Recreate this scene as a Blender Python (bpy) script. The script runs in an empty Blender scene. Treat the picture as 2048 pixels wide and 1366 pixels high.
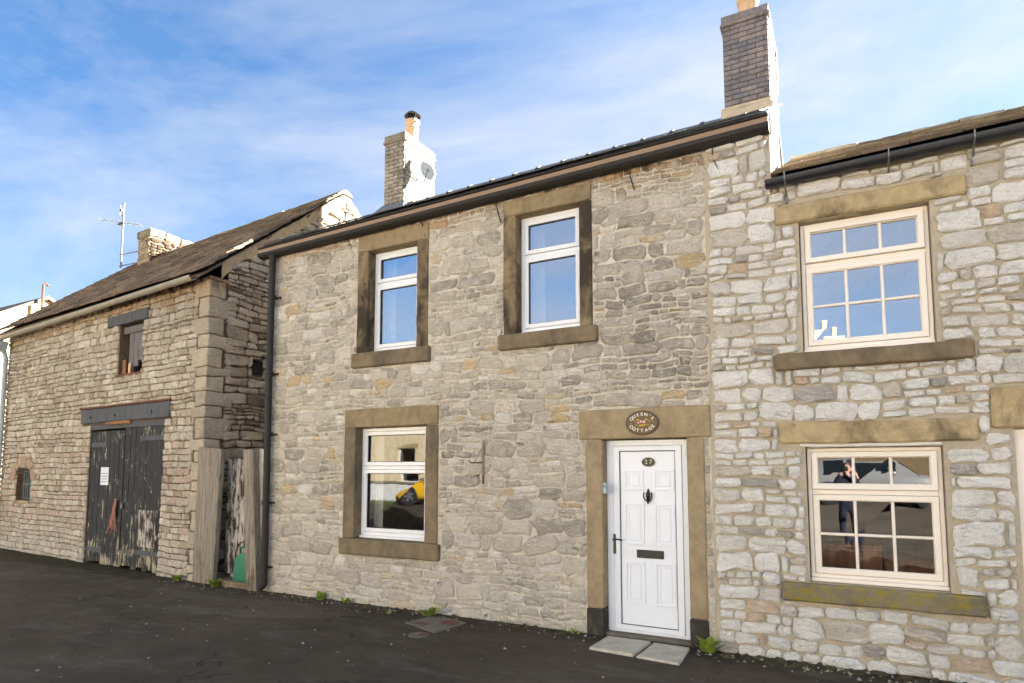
import bpy, bmesh, math, random
from mathutils import Vector, noise

# ------------------------------------------------------------------ camera, sky, sun, exposure
scene = bpy.context.scene
COL = scene.collection
R = math.radians
CZ = 1.757                      # lens height above the cottage threshold
FY = 6.42                       # distance from the lens to the cottage front wall

cam_d = bpy.data.cameras.new('camera')
cam_d.sensor_width = 36.0
cam_d.lens = 21.885
cam_d.shift_y = 152.0 / 2048.0
cam_d.clip_start = 0.02
cam_d.clip_end = 2000.0
cam = bpy.data.objects.new('camera', cam_d)
COL.objects.link(cam)
cam.location = (0, 0, CZ)
cam.rotation_euler = (R(90 + 4.73), 0, R(28.06))
scene.camera = cam

SUN_DIR = Vector((1.0, 1.04, 0.61)).normalized()        # towards the sun
SUN_EL = math.asin(SUN_DIR.z)
SUN_AZ = math.atan2(SUN_DIR.x, SUN_DIR.y)               # clockwise from +Y

world = bpy.data.worlds.new('World')
scene.world = world
world.use_nodes = True
wt = world.node_tree
wt.nodes.clear()
w_out = wt.nodes.new('ShaderNodeOutputWorld')
w_bg = wt.nodes.new('ShaderNodeBackground')
w_sky = wt.nodes.new('ShaderNodeTexSky')
w_sky.sky_type = 'NISHITA'
w_sky.sun_disc = False
w_sky.sun_elevation = SUN_EL
w_sky.sun_rotation = SUN_AZ
w_sky.altitude = 150
w_sky.air_density = 1.0
w_sky.dust_density = 0.7
w_sky.ozone_density = 4.0
w_bg.inputs['Strength'].default_value = 0.05
# thin high cloud over the whole dome
w_tc = wt.nodes.new('ShaderNodeTexCoord')
w_map = wt.nodes.new('ShaderNodeMapping')
w_map.inputs['Scale'].default_value = (1.0, 1.6, 3.0)
w_map.inputs['Rotation'].default_value = (0.1, 0.25, -0.5)
w_map.inputs['Location'].default_value = (3.0, 7.0, 9.0)
w_n = wt.nodes.new('ShaderNodeTexNoise')
w_n.inputs['Scale'].default_value = 0.75
w_n.inputs['Detail'].default_value = 7
w_n.inputs['Roughness'].default_value = 0.62
w_n.inputs['Distortion'].default_value = 0.6
w_r = wt.nodes.new('ShaderNodeValToRGB')
w_r.color_ramp.elements[0].position = 0.36
w_r.color_ramp.elements[0].color = (0.03, 0.03, 0.03, 1)
w_r.color_ramp.elements[1].position = 0.62
w_r.color_ramp.elements[1].color = (0.70, 0.70, 0.70, 1)
w_mix = wt.nodes.new('ShaderNodeMix')
w_mix.data_type = 'RGBA'
w_mix.inputs['B'].default_value = (1.88, 1.92, 2.0, 1)
wt.links.new(w_tc.outputs['Generated'], w_map.inputs['Vector'])
wt.links.new(w_map.outputs['Vector'], w_n.inputs['Vector'])
wt.links.new(w_n.outputs['Fac'], w_r.inputs['Fac'])
wt.links.new(w_r.outputs['Color'], w_mix.inputs['Factor'])
w_tint = wt.nodes.new('ShaderNodeMix')
w_tint.data_type = 'RGBA'
w_tint.blend_type = 'MULTIPLY'
w_tint.inputs['Factor'].default_value = 1.0
w_tint.inputs['B'].default_value = (0.34, 0.53, 0.69, 1)
w_gam = wt.nodes.new('ShaderNodeGamma')
w_gam.inputs['Gamma'].default_value = 0.8
wt.links.new(w_sky.outputs['Color'], w_gam.inputs['Color'])
wt.links.new(w_gam.outputs['Color'], w_tint.inputs['A'])
wt.links.new(w_tint.outputs['Result'], w_mix.inputs['A'])
wt.links.new(w_mix.outputs['Result'], w_bg.inputs['Color'])
wt.links.new(w_bg.outputs['Background'], w_out.inputs['Surface'])

sun_d = bpy.data.lights.new('sun', 'SUN')
sun_d.energy = 5.0
sun_d.angle = R(0.5)
sun_d.color = (1.0, 0.97, 0.94)
sun = bpy.data.objects.new('sun', sun_d)
COL.objects.link(sun)
sun.location = (20, 20, 30)
sun.rotation_euler = (-SUN_DIR).to_track_quat('-Z', 'Y').to_euler()

scene.view_settings.view_transform = 'Standard'
scene.view_settings.look = 'None'
scene.view_settings.gamma = 1.0
scene.view_settings.exposure = 3.44
scene.view_settings.use_curve_mapping = False
scene.render.engine = 'CYCLES'
scene.cycles.use_denoising = True
scene.cycles.max_bounces = 8
scene.cycles.diffuse_bounces = 4
scene.cycles.glossy_bounces = 4
scene.cycles.transparent_max_bounces = 12

# ------------------------------------------------------------------ helpers
def lin(r, g, b):
    f = lambda c: (c / 255.0) / 12.92 if c / 255.0 <= 0.04045 else (((c / 255.0) + 0.055) / 1.055) ** 2.4
    return (f(r), f(g), f(b))


class Frame:
    """u runs along a wall (to the right), n into the wall, z up"""
    def __init__(s, o, ang=0.0, u=None, n=None):
        s.o = Vector(o)
        s.u = Vector(u) if u else Vector((math.cos(ang), math.sin(ang), 0))
        s.n = Vector(n) if n else Vector((-math.sin(ang), math.cos(ang), 0))

    def p(s, u, n, z):
        return s.o + s.u * u + s.n * n + Vector((0, 0, z))


WORLD = Frame((0, 0, 0))
FRONT = Frame((0, FY, 0))                       # the cottages' front wall
BA = R(5.0)
BARN = Frame((-8.96, FY, 0), u=(math.cos(BA), -math.sin(BA), 0), n=(math.sin(BA), math.cos(BA), 0))
BSIDE = Frame((-8.96, FY, 0), u=(math.sin(BA), math.cos(BA), 0), n=(-math.cos(BA), math.sin(BA), 0))

WPOS = {}


def wpos(o):
    return WPOS.get(o.name, Vector((0, 0, 0)))


def tag(o, label=None, cat=None, group=None, kind=None):
    if label: o['label'] = label
    if cat: o['category'] = cat
    if group: o['group'] = group
    if kind: o['kind'] = kind
    return o


def thing(name, loc, label, cat, group=None):
    o = bpy.data.objects.new(name, None)
    COL.objects.link(o)
    o.empty_display_size = 0.2
    o.location = loc
    WPOS[o.name] = Vector(loc)
    return tag(o, label, cat, group)


def link_mesh(name, me, parent, loc):
    o = bpy.data.objects.new(name, me)
    COL.objects.link(o)
    WPOS[o.name] = Vector(loc)
    if parent is not None:
        o.parent = parent
        o.location = Vector(loc) - wpos(parent)
    else:
        o.location = loc
    return o


class MB:
    def __init__(s, frame=WORLD):
        s.fr = frame
        s.v = []; s.f = []; s.mi = []; s.c = []
        s.col = (0.5, 0.5, 0.5)

    def add(s, pts, faces, mi=0, world=False):
        b = len(s.v)
        for q in pts:
            s.v.append(Vector(q) if world else s.fr.p(*q))
            s.c.append(s.col)
        for f in faces:
            s.f.append([b + i for i in f]); s.mi.append(mi)
        return s

    def box(s, u0, u1, n0, n1, z0, z1, mi=0):
        p = [(u0, n0, z0), (u1, n0, z0), (u1, n1, z0), (u0, n1, z0), (u0, n0, z1), (u1, n0, z1), (u1, n1, z1), (u0, n1, z1)]
        return s.add(p, [(0, 3, 2, 1), (4, 5, 6, 7), (0, 1, 5, 4), (1, 2, 6, 5), (2, 3, 7, 6), (3, 0, 4, 7)], mi)

    def ring(s, u0, u1, z0, z1, t, n0, n1, mi=0, tb=None):
        """rectangular frame; t = bar width, tb = (bottom, top) widths"""
        b, tp = tb if tb else (t, t)
        o = [(u0, z0), (u1, z0), (u1, z1), (u0, z1)]
        i = [(u0 + t, z0 + b), (u1 - t, z0 + b), (u1 - t, z1 - tp), (u0 + t, z1 - tp)]
        p = [(a, n0, c) for a, c in o] + [(a, n0, c) for a, c in i] + [(a, n1, c) for a, c in o] + [(a, n1, c) for a, c in i]
        f = []
        for k in range(4):
            j = (k + 1) % 4
            f += [(k, j, 4 + j, 4 + k), (8 + j, 8 + k, 12 + k, 12 + j), (j, k, 8 + k, 8 + j), (4 + k, 4 + j, 12 + j, 12 + k)]
        return s.add(p, f, mi)

    def prism(s, poly, a0, a1, axis='u', mi=0):
        """polygon extruded along one frame axis; poly in the two other axes (n,z for u; u,z for n; u,n for z)"""
        def q(a, b, e):
            return (e, a, b) if axis == 'u' else ((a, e, b) if axis == 'n' else (a, b, e))
        n = len(poly)
        p = [q(a, b, a0) for a, b in poly] + [q(a, b, a1) for a, b in poly]
        f = [list(range(n))[::-1], [n + i for i in range(n)]]
        for i in range(n):
            j = (i + 1) % n
            f.append((i, j, n + j, n + i))
        return s.add(p, f, mi)

    def tube(s, pts, r, seg=8, caps=True, mi=0, world=False):
        P = [Vector(q) if world else s.fr.p(*q) for q in pts]
        rs = r if isinstance(r, (list, tuple)) else [r] * len(P)
        b = len(s.v)
        up = None
        for i, q in enumerate(P):
            t = (P[min(i + 1, len(P) - 1)] - P[max(i - 1, 0)])
            if t.length < 1e-9: t = Vector((0, 0, 1))
            t.normalize()
            if up is None:
                up = t.orthogonal().normalized()
            else:
                up = (up - t * up.dot(t))
                up = up.normalized() if up.length > 1e-6 else t.orthogonal().normalized()
            w = t.cross(up)
            for k in range(seg):
                a = 2 * math.pi * k / seg
                s.v.append(q + (up * math.cos(a) + w * math.sin(a)) * rs[i]); s.c.append(s.col)
        for i in range(len(P) - 1):
            for k in range(seg):
                j = (k + 1) % seg
                s.f.append([b + i * seg + k, b + i * seg + j, b + (i + 1) * seg + j, b + (i + 1) * seg + k]); s.mi.append(mi)
        if caps:
            s.f.append([b + k for k in range(seg)][::-1]); s.mi.append(mi)
            s.f.append([b + (len(P) - 1) * seg + k for k in range(seg)]); s.mi.append(mi)
        return s

    def lathe(s, prof, centre, seg=20, axis='z', mi=0, su=1.0):
        """profile [(radius, height)] turned about an axis through centre (frame coords)"""
        b = len(s.v)
        cu, cn, cz = centre
        for rr, h in prof:
            for k in range(seg):
                a = 2 * math.pi * k / seg
                if axis == 'z': q = (cu + rr * math.cos(a), cn + rr * math.sin(a), cz + h)
                else: q = (cu + rr * math.cos(a) * su, cn + h, cz + rr * math.sin(a))
                s.v.append(s.fr.p(*q)); s.c.append(s.col)
        m = len(prof)
        for i in range(m - 1):
            for k in range(seg):
                j = (k + 1) % seg
                s.f.append([b + i * seg + k, b + i * seg + j, b + (i + 1) * seg + j, b + (i + 1) * seg + k]); s.mi.append(mi)
        s.f.append([b + k for k in range(seg)][::-1]); s.mi.append(mi)
        s.f.append([b + (m - 1) * seg + k for k in range(seg)]); s.mi.append(mi)
        return s

    def build(s, name, mat, parent=None, bevel=0.0, seg=1, smooth=False, rough=0.0, cut=0.0, attr=False, fixn=True, rfreq=6.0, loc=None):
        lo = Vector((min(q.x for q in s.v), min(q.y for q in s.v), min(q.z for q in s.v)))
        hi = Vector((max(q.x for q in s.v), max(q.y for q in s.v), max(q.z for q in s.v)))
        c = Vector(loc) if loc else Vector(((lo.x + hi.x) / 2, (lo.y + hi.y) / 2, lo.z))
        me = bpy.data.meshes.new(name)
        me.from_pydata([tuple(q - c) for q in s.v], [], s.f)
        mats = mat if isinstance(mat, (list, tuple)) else [mat]
        for m in mats: me.materials.append(m)
        if len(mats) > 1: me.polygons.foreach_set('material_index', s.mi)
        if attr:
            a = me.color_attributes.new('tint', 'FLOAT_COLOR', 'POINT')
            a.data.foreach_set('color', [x for q in s.c for x in (q[0], q[1], q[2], 1.0)])
        if bevel > 0 or fixn or cut > 0:
            bm = bmesh.new(); bm.from_mesh(me)
            if fixn: bmesh.ops.recalc_face_normals(bm, faces=bm.faces)
            if cut > 0:
                for _ in range(7):
                    es = [e for e in bm.edges if e.calc_length() > cut]
                    if not es: break
                    bmesh.ops.subdivide_edges(bm, edges=es, cuts=1, use_grid_fill=True)
            if bevel > 0:
                es = [e for e in bm.edges if len(e.link_faces) == 2 and e.calc_face_angle(0) > 0.5]
                if es: bmesh.ops.bevel(bm, geom=es, offset=bevel, segments=seg, profile=0.6, affect='EDGES', clamp_overlap=True)
            if rough > 0:
                for v in bm.verts:
                    q = (v.co + c) * rfreq
                    v.co += noise.noise_vector(q) * rough + noise.noise_vector(q * 3.1) * rough * 0.4
            bm.to_mesh(me); bm.free()
        if smooth:
            me.polygons.foreach_set('use_smooth', [True] * len(me.polygons))
        me.update()
        return link_mesh(name, me, parent, c)


# ------------------------------------------------------------------ materials
def new_mat(name):
    m = bpy.data.materials.new(name)
    m.use_nodes = True
    nt = m.node_tree
    b = nt.nodes['Principled BSDF']
    return m, nt, b


def N(nt, kind, **kw):
    n = nt.nodes.new(kind)
    for k, v in kw.items():
        if k in n.inputs: n.inputs[k].default_value = v
        else: setattr(n, k, v)
    return n


def mixc(nt, fac, a, b, mode='MIX'):
    n = nt.nodes.new('ShaderNodeMix'); n.data_type = 'RGBA'; n.blend_type = mode
    for key, val in (('Factor', fac), ('A', a), ('B', b)):
        if isinstance(val, (int, float)): n.inputs[key].default_value = val
        elif isinstance(val, (tuple, list)): n.inputs[key].default_value = (*val[:3], 1)
        else: nt.links.new(val, n.inputs[key])
    return n.outputs['Result']


def ramp(nt, src, p0, p1, c0=(0, 0, 0), c1=(1, 1, 1)):
    r = nt.nodes.new('ShaderNodeValToRGB')
    r.color_ramp.elements[0].position = p0; r.color_ramp.elements[0].color = (*c0, 1)
    r.color_ramp.elements[1].position = p1; r.color_ramp.elements[1].color = (*c1, 1)
    nt.links.new(src, r.inputs['Fac'])
    return r.outputs['Color']


def pos(nt, scale=(1, 1, 1), rot=(0, 0, 0)):
    g = nt.nodes.new('ShaderNodeNewGeometry')
    mp = nt.nodes.new('ShaderNodeMapping')
    mp.inputs['Scale'].default_value = scale
    mp.inputs['Rotation'].default_value = rot
    nt.links.new(g.outputs['Position'], mp.inputs['Vector'])
    return mp.outputs['Vector']


def nz(nt, vec, scale, detail=4, rough=0.6, dist=0.0):
    n = nt.nodes.new('ShaderNodeTexNoise')
    n.inputs['Scale'].default_value = scale; n.inputs['Detail'].default_value = detail
    n.inputs['Roughness'].default_value = rough; n.inputs['Distortion'].default_value = dist
    nt.links.new(vec, n.inputs['Vector'])
    return n.outputs['Fac']


def bump(nt, b, src, dist, strength=1.0, prev=None):
    n = nt.nodes.new('ShaderNodeBump')
    n.inputs['Distance'].default_value = dist; n.inputs['Strength'].default_value = strength
    nt.links.new(src, n.inputs['Height'])
    if prev is not None: nt.links.new(prev, n.inputs['Normal'])
    nt.links.new(n.outputs['Normal'], b.inputs['Normal'])
    return n.outputs['Normal']


def math_node(nt, op, a, b):
    n = nt.nodes.new('ShaderNodeMath'); n.operation = op
    for i, v in enumerate((a, b)):
        if isinstance(v, (int, float)): n.inputs[i].default_value = v
        else: nt.links.new(v, n.inputs[i])
    return n.outputs[0]


def wall_stone(name, mortar, smear=0.3, grime=(0.10, 0.085, 0.07), grime_p=(0.62, 0.80), bump_d=0.02, speck=(0.75, 1.18), pale=None, eaves=None, pit=0.5, grain=0.8):
    """rubble stone tinted per piece; mortar smeared over some faces; dark weathering blotches"""
    m, nt, b = new_mat(name)
    at = nt.nodes.new('ShaderNodeAttribute'); at.attribute_name = 'tint'
    P = pos(nt)
    P2 = pos(nt, (1, 1, 2.6))
    f1 = nz(nt, P2, 14, 6, 0.7, 0.4)
    f2 = nz(nt, P, 60, 4, 0.7)
    c = mixc(nt, 1.0, at.outputs['Color'], ramp(nt, f1, 0.28, 0.72, (speck[0],) * 3, (speck[1],) * 3), 'MULTIPLY')
    c = mixc(nt, grain, c, ramp(nt, f2, 0.32, 0.68, (0.68,) * 3, (1.26,) * 3), 'MULTIPLY')
    f3 = nz(nt, P, 27, 8, 0.75, 0.8)
    c = mixc(nt, ramp(nt, f3, 0.60, 0.72, (0, 0, 0), (pit,) * 3), c, tuple(x * 0.45 for x in mortar))
    # hairline cracks and pits
    vor = nt.nodes.new('ShaderNodeTexVoronoi'); vor.feature = 'DISTANCE_TO_EDGE'
    vor.inputs['Scale'].default_value = 11
    nt.links.new(pos(nt, (1, 1, 1.9)), vor.inputs['Vector'])
    crack = ramp(nt, vor.outputs['Distance'], 0.0, 0.035, (1, 1, 1), (0, 0, 0))
    crack = mixc(nt, 1.0, crack, ramp(nt, nz(nt, P, 5, 3), 0.5, 0.62), 'MULTIPLY')
    c = mixc(nt, mixc(nt, 1.0, crack, (0.55,) * 3, 'MULTIPLY'), c, tuple(x * 0.35 for x in mortar))
    if pale:
        c = mixc(nt, ramp(nt, nz(nt, P2, 7, 5, 0.65, 0.8), 0.55, 0.68, (0, 0, 0), (0.8,) * 3), c, pale)
    if smear > 0:
        c = mixc(nt, ramp(nt, nz(nt, P, 6.5, 5, 0.65, 0.5), 0.5, 0.64, (0, 0, 0), (smear,) * 3), c, mortar)
    c = mixc(nt, ramp(nt, nz(nt, pos(nt, (1, 1, 1.5)), 2.2, 6, 0.7, 0.6), grime_p[0], grime_p[1], (0, 0, 0), (0.75,) * 3), c, grime)
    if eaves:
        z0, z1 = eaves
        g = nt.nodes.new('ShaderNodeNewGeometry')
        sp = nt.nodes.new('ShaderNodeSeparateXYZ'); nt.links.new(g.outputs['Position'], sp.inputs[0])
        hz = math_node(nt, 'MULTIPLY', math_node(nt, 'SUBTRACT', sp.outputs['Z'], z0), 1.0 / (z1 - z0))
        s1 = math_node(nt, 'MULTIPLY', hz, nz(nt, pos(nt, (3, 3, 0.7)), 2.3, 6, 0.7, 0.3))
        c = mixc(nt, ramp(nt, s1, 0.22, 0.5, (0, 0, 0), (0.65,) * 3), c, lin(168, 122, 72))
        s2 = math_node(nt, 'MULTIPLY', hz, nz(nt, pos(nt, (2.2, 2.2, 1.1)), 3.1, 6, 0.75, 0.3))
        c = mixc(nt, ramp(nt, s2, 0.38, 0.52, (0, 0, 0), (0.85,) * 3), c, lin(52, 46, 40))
    nt.links.new(c, b.inputs['Base Color'])
    b.inputs['Roughness'].default_value = 0.92
    b.inputs['Specular IOR Level'].default_value = 0.25
    n1 = bump(nt, b, f1, bump_d, 0.9)
    n2 = bump(nt, b, f2, bump_d * 0.35, 0.8, n1)
    n3 = bump(nt, b, f3, -bump_d * 0.5, 0.8, n2)
    bump(nt, b, crack, -0.006, 0.8, n3)
    return m


def mortar_mat(name, col, var=0.25, dark=None):
    m, nt, b = new_mat(name)
    P = pos(nt)
    f1 = nz(nt, P, 9, 6, 0.7); f2 = nz(nt, P, 85, 4, 0.75)
    c = mixc(nt, 1.0, col, ramp(nt, f1, 0.3, 0.7, (1 - var,) * 3, (1 + var * 0.6,) * 3), 'MULTIPLY')
    c = mixc(nt, 0.6, c, ramp(nt, f2, 0.3, 0.7, (0.75,) * 3, (1.2,) * 3), 'MULTIPLY')
    if dark:
        c = mixc(nt, ramp(nt, nz(nt, P, 2.4, 6, 0.7), 0.58, 0.78, (0, 0, 0), (0.7,) * 3), c, dark)
    nt.links.new(c, b.inputs['Base Color'])
    b.inputs['Roughness'].default_value = 0.95
    b.inputs['Specular IOR Level'].default_value = 0.2
    n1 = bump(nt, b, f1, 0.03, 0.8)
    bump(nt, b, f2, 0.008, 0.9, n1)
    return m


def dressed(name, col, dark, dark_amt=0.6, p=(0.45, 0.7), lichen=None, tool=0.0):
    """sawn or tooled gritstone: lintels, jambs, sills"""
    m, nt, b = new_mat(name)
    P = pos(nt)
    f1 = nz(nt, pos(nt, (1, 1, 0.55)), 3.5, 6, 0.65, 0.4); f2 = nz(nt, P, 120, 3, 0.7)
    c = mixc(nt, 1.0, col, ramp(nt, nz(nt, P, 11, 5), 0.3, 0.7, (0.82,) * 3, (1.15,) * 3), 'MULTIPLY')
    c = mixc(nt, ramp(nt, f1, p[0], p[1], (0, 0, 0), (dark_amt,) * 3), c, dark)
    c = mixc(nt, 0.5, c, ramp(nt, f2, 0.3, 0.7, (0.75,) * 3, (1.2,) * 3), 'MULTIPLY')
    if lichen:
        c = mixc(nt, ramp(nt, nz(nt, pos(nt, (1, 1, 1.6)), 8, 6, 0.75, 0.3), 0.46, 0.6, (0, 0, 0), (0.85,) * 3), c, lichen)
    nt.links.new(c, b.inputs['Base Color'])
    b.inputs['Roughness'].default_value = 0.88
    b.inputs['Specular IOR Level'].default_value = 0.25
    n1 = bump(nt, b, f2, 0.004, 0.8)
    n2 = bump(nt, b, nz(nt, P, 22, 5, 0.65), 0.008, 0.7, n1)
    if tool > 0:
        bump(nt, b, nz(nt, pos(nt, (2.2, 2.2, 9.0), (0, 0.0, 0)), 13, 3, 0.6, 0.4), tool, 0.9, n2)
    return m


def plain(name, col, rough=0.5, var=0.06, metal=0.0, spec=0.5, bumpd=0.0, scale=40, dirt=None, dirt_p=(0.55, 0.75)):
    m, nt, b = new_mat(name)
    P = pos(nt)
    c = mixc(nt, 1.0, col, ramp(nt, nz(nt, P, 6, 5), 0.3, 0.7, (1 - var,) * 3, (1 + var,) * 3), 'MULTIPLY')
    if dirt:
        c = mixc(nt, ramp(nt, nz(nt, pos(nt, (1, 1, 0.5)), 4, 6, 0.7), dirt_p[0], dirt_p[1], (0, 0, 0), (0.6,) * 3), c, dirt)
    nt.links.new(c, b.inputs['Base Color'])
    b.inputs['Roughness'].default_value = rough
    b.inputs['Metallic'].default_value = metal
    b.inputs['Specular IOR Level'].default_value = spec
    if bumpd > 0: bump(nt, b, nz(nt, P, scale, 4, 0.6), bumpd, 0.8)
    return m


def slate_mat(name, col, moss=None, moss_p=(0.5, 0.65), rough=0.8):
    m, nt, b = new_mat(name)
    P = pos(nt)
    oi = nt.nodes.new('ShaderNodeObjectInfo')
    at = nt.nodes.new('ShaderNodeAttribute'); at.attribute_name = 'tint'
    c = mixc(nt, 1.0, col, at.outputs['Color'], 'MULTIPLY')
    c = mixc(nt, 1.0, c, ramp(nt, nz(nt, P, 9, 6, 0.7), 0.3, 0.7, (0.65,) * 3, (1.3,) * 3), 'MULTIPLY')
    c = mixc(nt, 0.6, c, ramp(nt, nz(nt, P, 70, 3, 0.7), 0.3, 0.7, (0.7,) * 3, (1.25,) * 3), 'MULTIPLY')
    if moss:
        c = mixc(nt, ramp(nt, nz(nt, P, 4.5, 6, 0.75), moss_p[0], moss_p[1], (0, 0, 0), (0.8,) * 3), c, moss)
    nt.links.new(c, b.inputs['Base Color'])
    b.inputs['Roughness'].default_value = rough
    n1 = bump(nt, b, nz(nt, P, 18, 6, 0.7), 0.02, 0.8)
    bump(nt, b, nz(nt, P, 90, 3, 0.7), 0.005, 0.8, n1)
    return m


def brick_mat(name, ca, cb, stain=None, rough=0.7):
    m, nt, b = new_mat(name)
    P = pos(nt)
    oi = nt.nodes.new('ShaderNodeObjectInfo')
    c = mixc(nt, oi.outputs['Random'], ca, cb)
    c = mixc(nt, 1.0, c, ramp(nt, nz(nt, P, 16, 5, 0.7), 0.3, 0.7, (0.7,) * 3, (1.25,) * 3), 'MULTIPLY')
    if stain: c = mixc(nt, ramp(nt, nz(nt, P, 3.2, 6, 0.7), 0.52, 0.7, (0, 0, 0), (0.7,) * 3), c, stain)
    nt.links.new(c, b.inputs['Base Color'])
    b.inputs['Roughness'].default_value = rough
    bump(nt, b, nz(nt, P, 60, 4, 0.7), 0.006, 0.8)
    return m


def wood_mat(name, col, flake, under, amt=(0.55, 0.62), grain=60, extra_low=None, rough=0.8):
    """weathered board: paint with vertical flakes showing the wood below"""
    m, nt, b = new_mat(name)
    G = pos(nt, (1, 1, 0.06))
    G2 = pos(nt, (1, 1, 0.16))
    g = nz(nt, G, grain, 5, 0.6, 0.3)
    c = mixc(nt, 1.0, col, ramp(nt, g, 0.3, 0.7, (0.6,) * 3, (1.35,) * 3), 'MULTIPLY')
    fl = nz(nt, G2, 22, 7, 0.72, 0.5)
    big = nz(nt, pos(nt), 2.4, 5, 0.65)
    mx = math_node(nt, 'ADD', fl, math_node(nt, 'MULTIPLY', math_node(nt, 'SUBTRACT', big, 0.5), 0.55))
    if extra_low:
        gg = nt.nodes.new('ShaderNodeNewGeometry')
        sp = nt.nodes.new('ShaderNodeSeparateXYZ'); nt.links.new(gg.outputs['Position'], sp.inputs[0])
        mr = nt.nodes.new('ShaderNodeMapRange')
        mr.inputs['From Min'].default_value = extra_low[0]; mr.inputs['From Max'].default_value = extra_low[1]
        mr.inputs['To Min'].default_value = extra_low[2]; mr.inputs['To Max'].default_value = 0.0
        nt.links.new(sp.outputs['Z'], mr.inputs['Value'])
        mx = math_node(nt, 'ADD', mx, mr.outputs['Result'])
    fm = ramp(nt, mx, amt[0], amt[1])
    fc = mixc(nt, ramp(nt, nz(nt, G2, 35, 4), 0.45, 0.6), flake, under)
    c = mixc(nt, fm, c, fc)
    nt.links.new(c, b.inputs['Base Color'])
    b.inputs['Roughness'].default_value = rough
    b.inputs['Specular IOR Level'].default_value = 0.3
    n1 = bump(nt, b, g, 0.006, 0.9)
    bump(nt, b, fm, -0.003, 0.9, n1)
    return m


def glass_mat(name, tint, refl):
    m = bpy.data.materials.new(name); m.use_nodes = True
    nt = m.node_tree; nt.nodes.clear()
    out = nt.nodes.new('ShaderNodeOutputMaterial')
    tr = nt.nodes.new('ShaderNodeBsdfTransparent'); tr.inputs['Color'].default_value = (*tint, 1)
    gl = nt.nodes.new('ShaderNodeBsdfGlossy'); gl.inputs['Roughness'].default_value = 0.012
    gl.inputs['Color'].default_value = (0.96, 0.98, 1.0, 1)
    mx = nt.nodes.new('ShaderNodeMixShader')
    lw = nt.nodes.new('ShaderNodeFresnel'); lw.inputs['IOR'].default_value = 1.5
    mr = nt.nodes.new('ShaderNodeMapRange')
    mr.inputs['From Min'].default_value = 0.04; mr.inputs['From Max'].default_value = 0.35
    mr.inputs['To Min'].default_value = refl; mr.inputs['To Max'].default_value = min(1.0, refl + 0.35)
    nt.links.new(lw.outputs['Fac'], mr.inputs['Value'])
    nt.links.new(mr.outputs['Result'], mx.inputs['Fac'])
    # slight waviness of the panes
    bp = nt.nodes.new('ShaderNodeBump'); bp.inputs['Distance'].default_value = 0.0015; bp.inputs['Strength'].default_value = 0.25
    nt.links.new(nz(nt, pos(nt), 3.0, 2, 0.4), bp.inputs['Height'])
    nt.links.new(bp.outputs['Normal'], gl.inputs['Normal'])
    nt.links.new(tr.outputs[0], mx.inputs[1]); nt.links.new(gl.outputs[0], mx.inputs[2])
    nt.links.new(mx.outputs[0], out.inputs['Surface'])
    return m


M = {}
MORT_A = lin(210, 201, 182)
MORT_B = lin(190, 178, 156)
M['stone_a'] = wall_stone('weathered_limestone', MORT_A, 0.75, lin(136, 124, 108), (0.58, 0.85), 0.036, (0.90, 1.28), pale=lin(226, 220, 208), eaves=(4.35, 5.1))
M['stone_b'] = wall_stone('white_limestone', MORT_B, 0.10, lin(140, 132, 120), (0.66, 0.9), 0.045, (0.98, 1.22), pale=lin(244, 241, 234), pit=0.22, grain=0.45)
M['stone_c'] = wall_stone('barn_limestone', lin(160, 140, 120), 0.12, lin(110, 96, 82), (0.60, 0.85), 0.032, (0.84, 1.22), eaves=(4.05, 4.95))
M['stone_d'] = wall_stone('barn_gable_limestone', lin(120, 104, 90), 0.12, lin(62, 54, 48), (0.5, 0.72), 0.025)
M['mortar_a'] = mortar_mat('flush_lime_mortar', MORT_A, 0.25, lin(110, 96, 82))
M['mortar_b'] = mortar_mat('grey_beige_mortar', MORT_B, 0.16)
M['mortar_c'] = mortar_mat('dark_barn_joint', lin(112, 96, 78), 0.3, lin(56, 48, 40))
M['mortar_v'] = mortar_mat('verge_mortar', lin(186, 160, 126), 0.2, lin(120, 104, 84))
M['jamb'] = dressed('gritstone_brown', lin(140, 122, 94), lin(56, 49, 41), 0.95, (0.38, 0.58))
M['lintel'] = dressed('gritstone_lintel', lin(150, 132, 102), lin(98, 86, 70), 0.6, (0.48, 0.7))
M['sill'] = dressed('gritstone_sill', lin(132, 116, 92), lin(84, 76, 64), 0.7, (0.42, 0.66))
M['door_stone'] = dressed('gritstone_doorway', lin(160, 142, 112), lin(120, 102, 78), 0.5, (0.5, 0.75))
M['plinth'] = dressed('gritstone_plinth', lin(112, 102, 88), lin(50, 48, 44), 0.9, (0.36, 0.56))
M['lintel_b'] = dressed('ochre_gritstone', lin(182, 162, 124), lin(96, 84, 64), 0.8, (0.48, 0.66), tool=0.008)
M['sill_lichen'] = dressed('lichened_sill', lin(138, 128, 106), lin(92, 86, 72), 0.6, (0.45, 0.7), lichen=lin(150, 134, 44), tool=0.012)
M['upvc'] = plain('white_upvc', lin(232, 234, 236), 0.3, 0.015)
M['door_white'] = plain('white_door_skin', lin(228, 232, 238), 0.35, 0.012)
M['cream'] = plain('cream_timber', lin(236, 226, 212), 0.45, 0.02)
M['seal'] = plain('dark_gasket', lin(50, 50, 52), 0.6)
M['black'] = plain('black_plastic', lin(34, 35, 38), 0.35, 0.1)
M['black_metal'] = plain('black_ironmongery', lin(24, 24, 26), 0.35, 0.1, spec=0.6)
M['gutter'] = plain('dark_grey_gutter', lin(46, 44, 42), 0.6, 0.1, spec=0.3)
M['fascia'] = plain('brown_fascia', lin(150, 124, 98), 0.4, 0.08)
M['gutter_b'] = plain('pale_green_grey_gutter', lin(158, 152, 136), 0.5, 0.12, dirt=lin(110, 104, 88))
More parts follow.
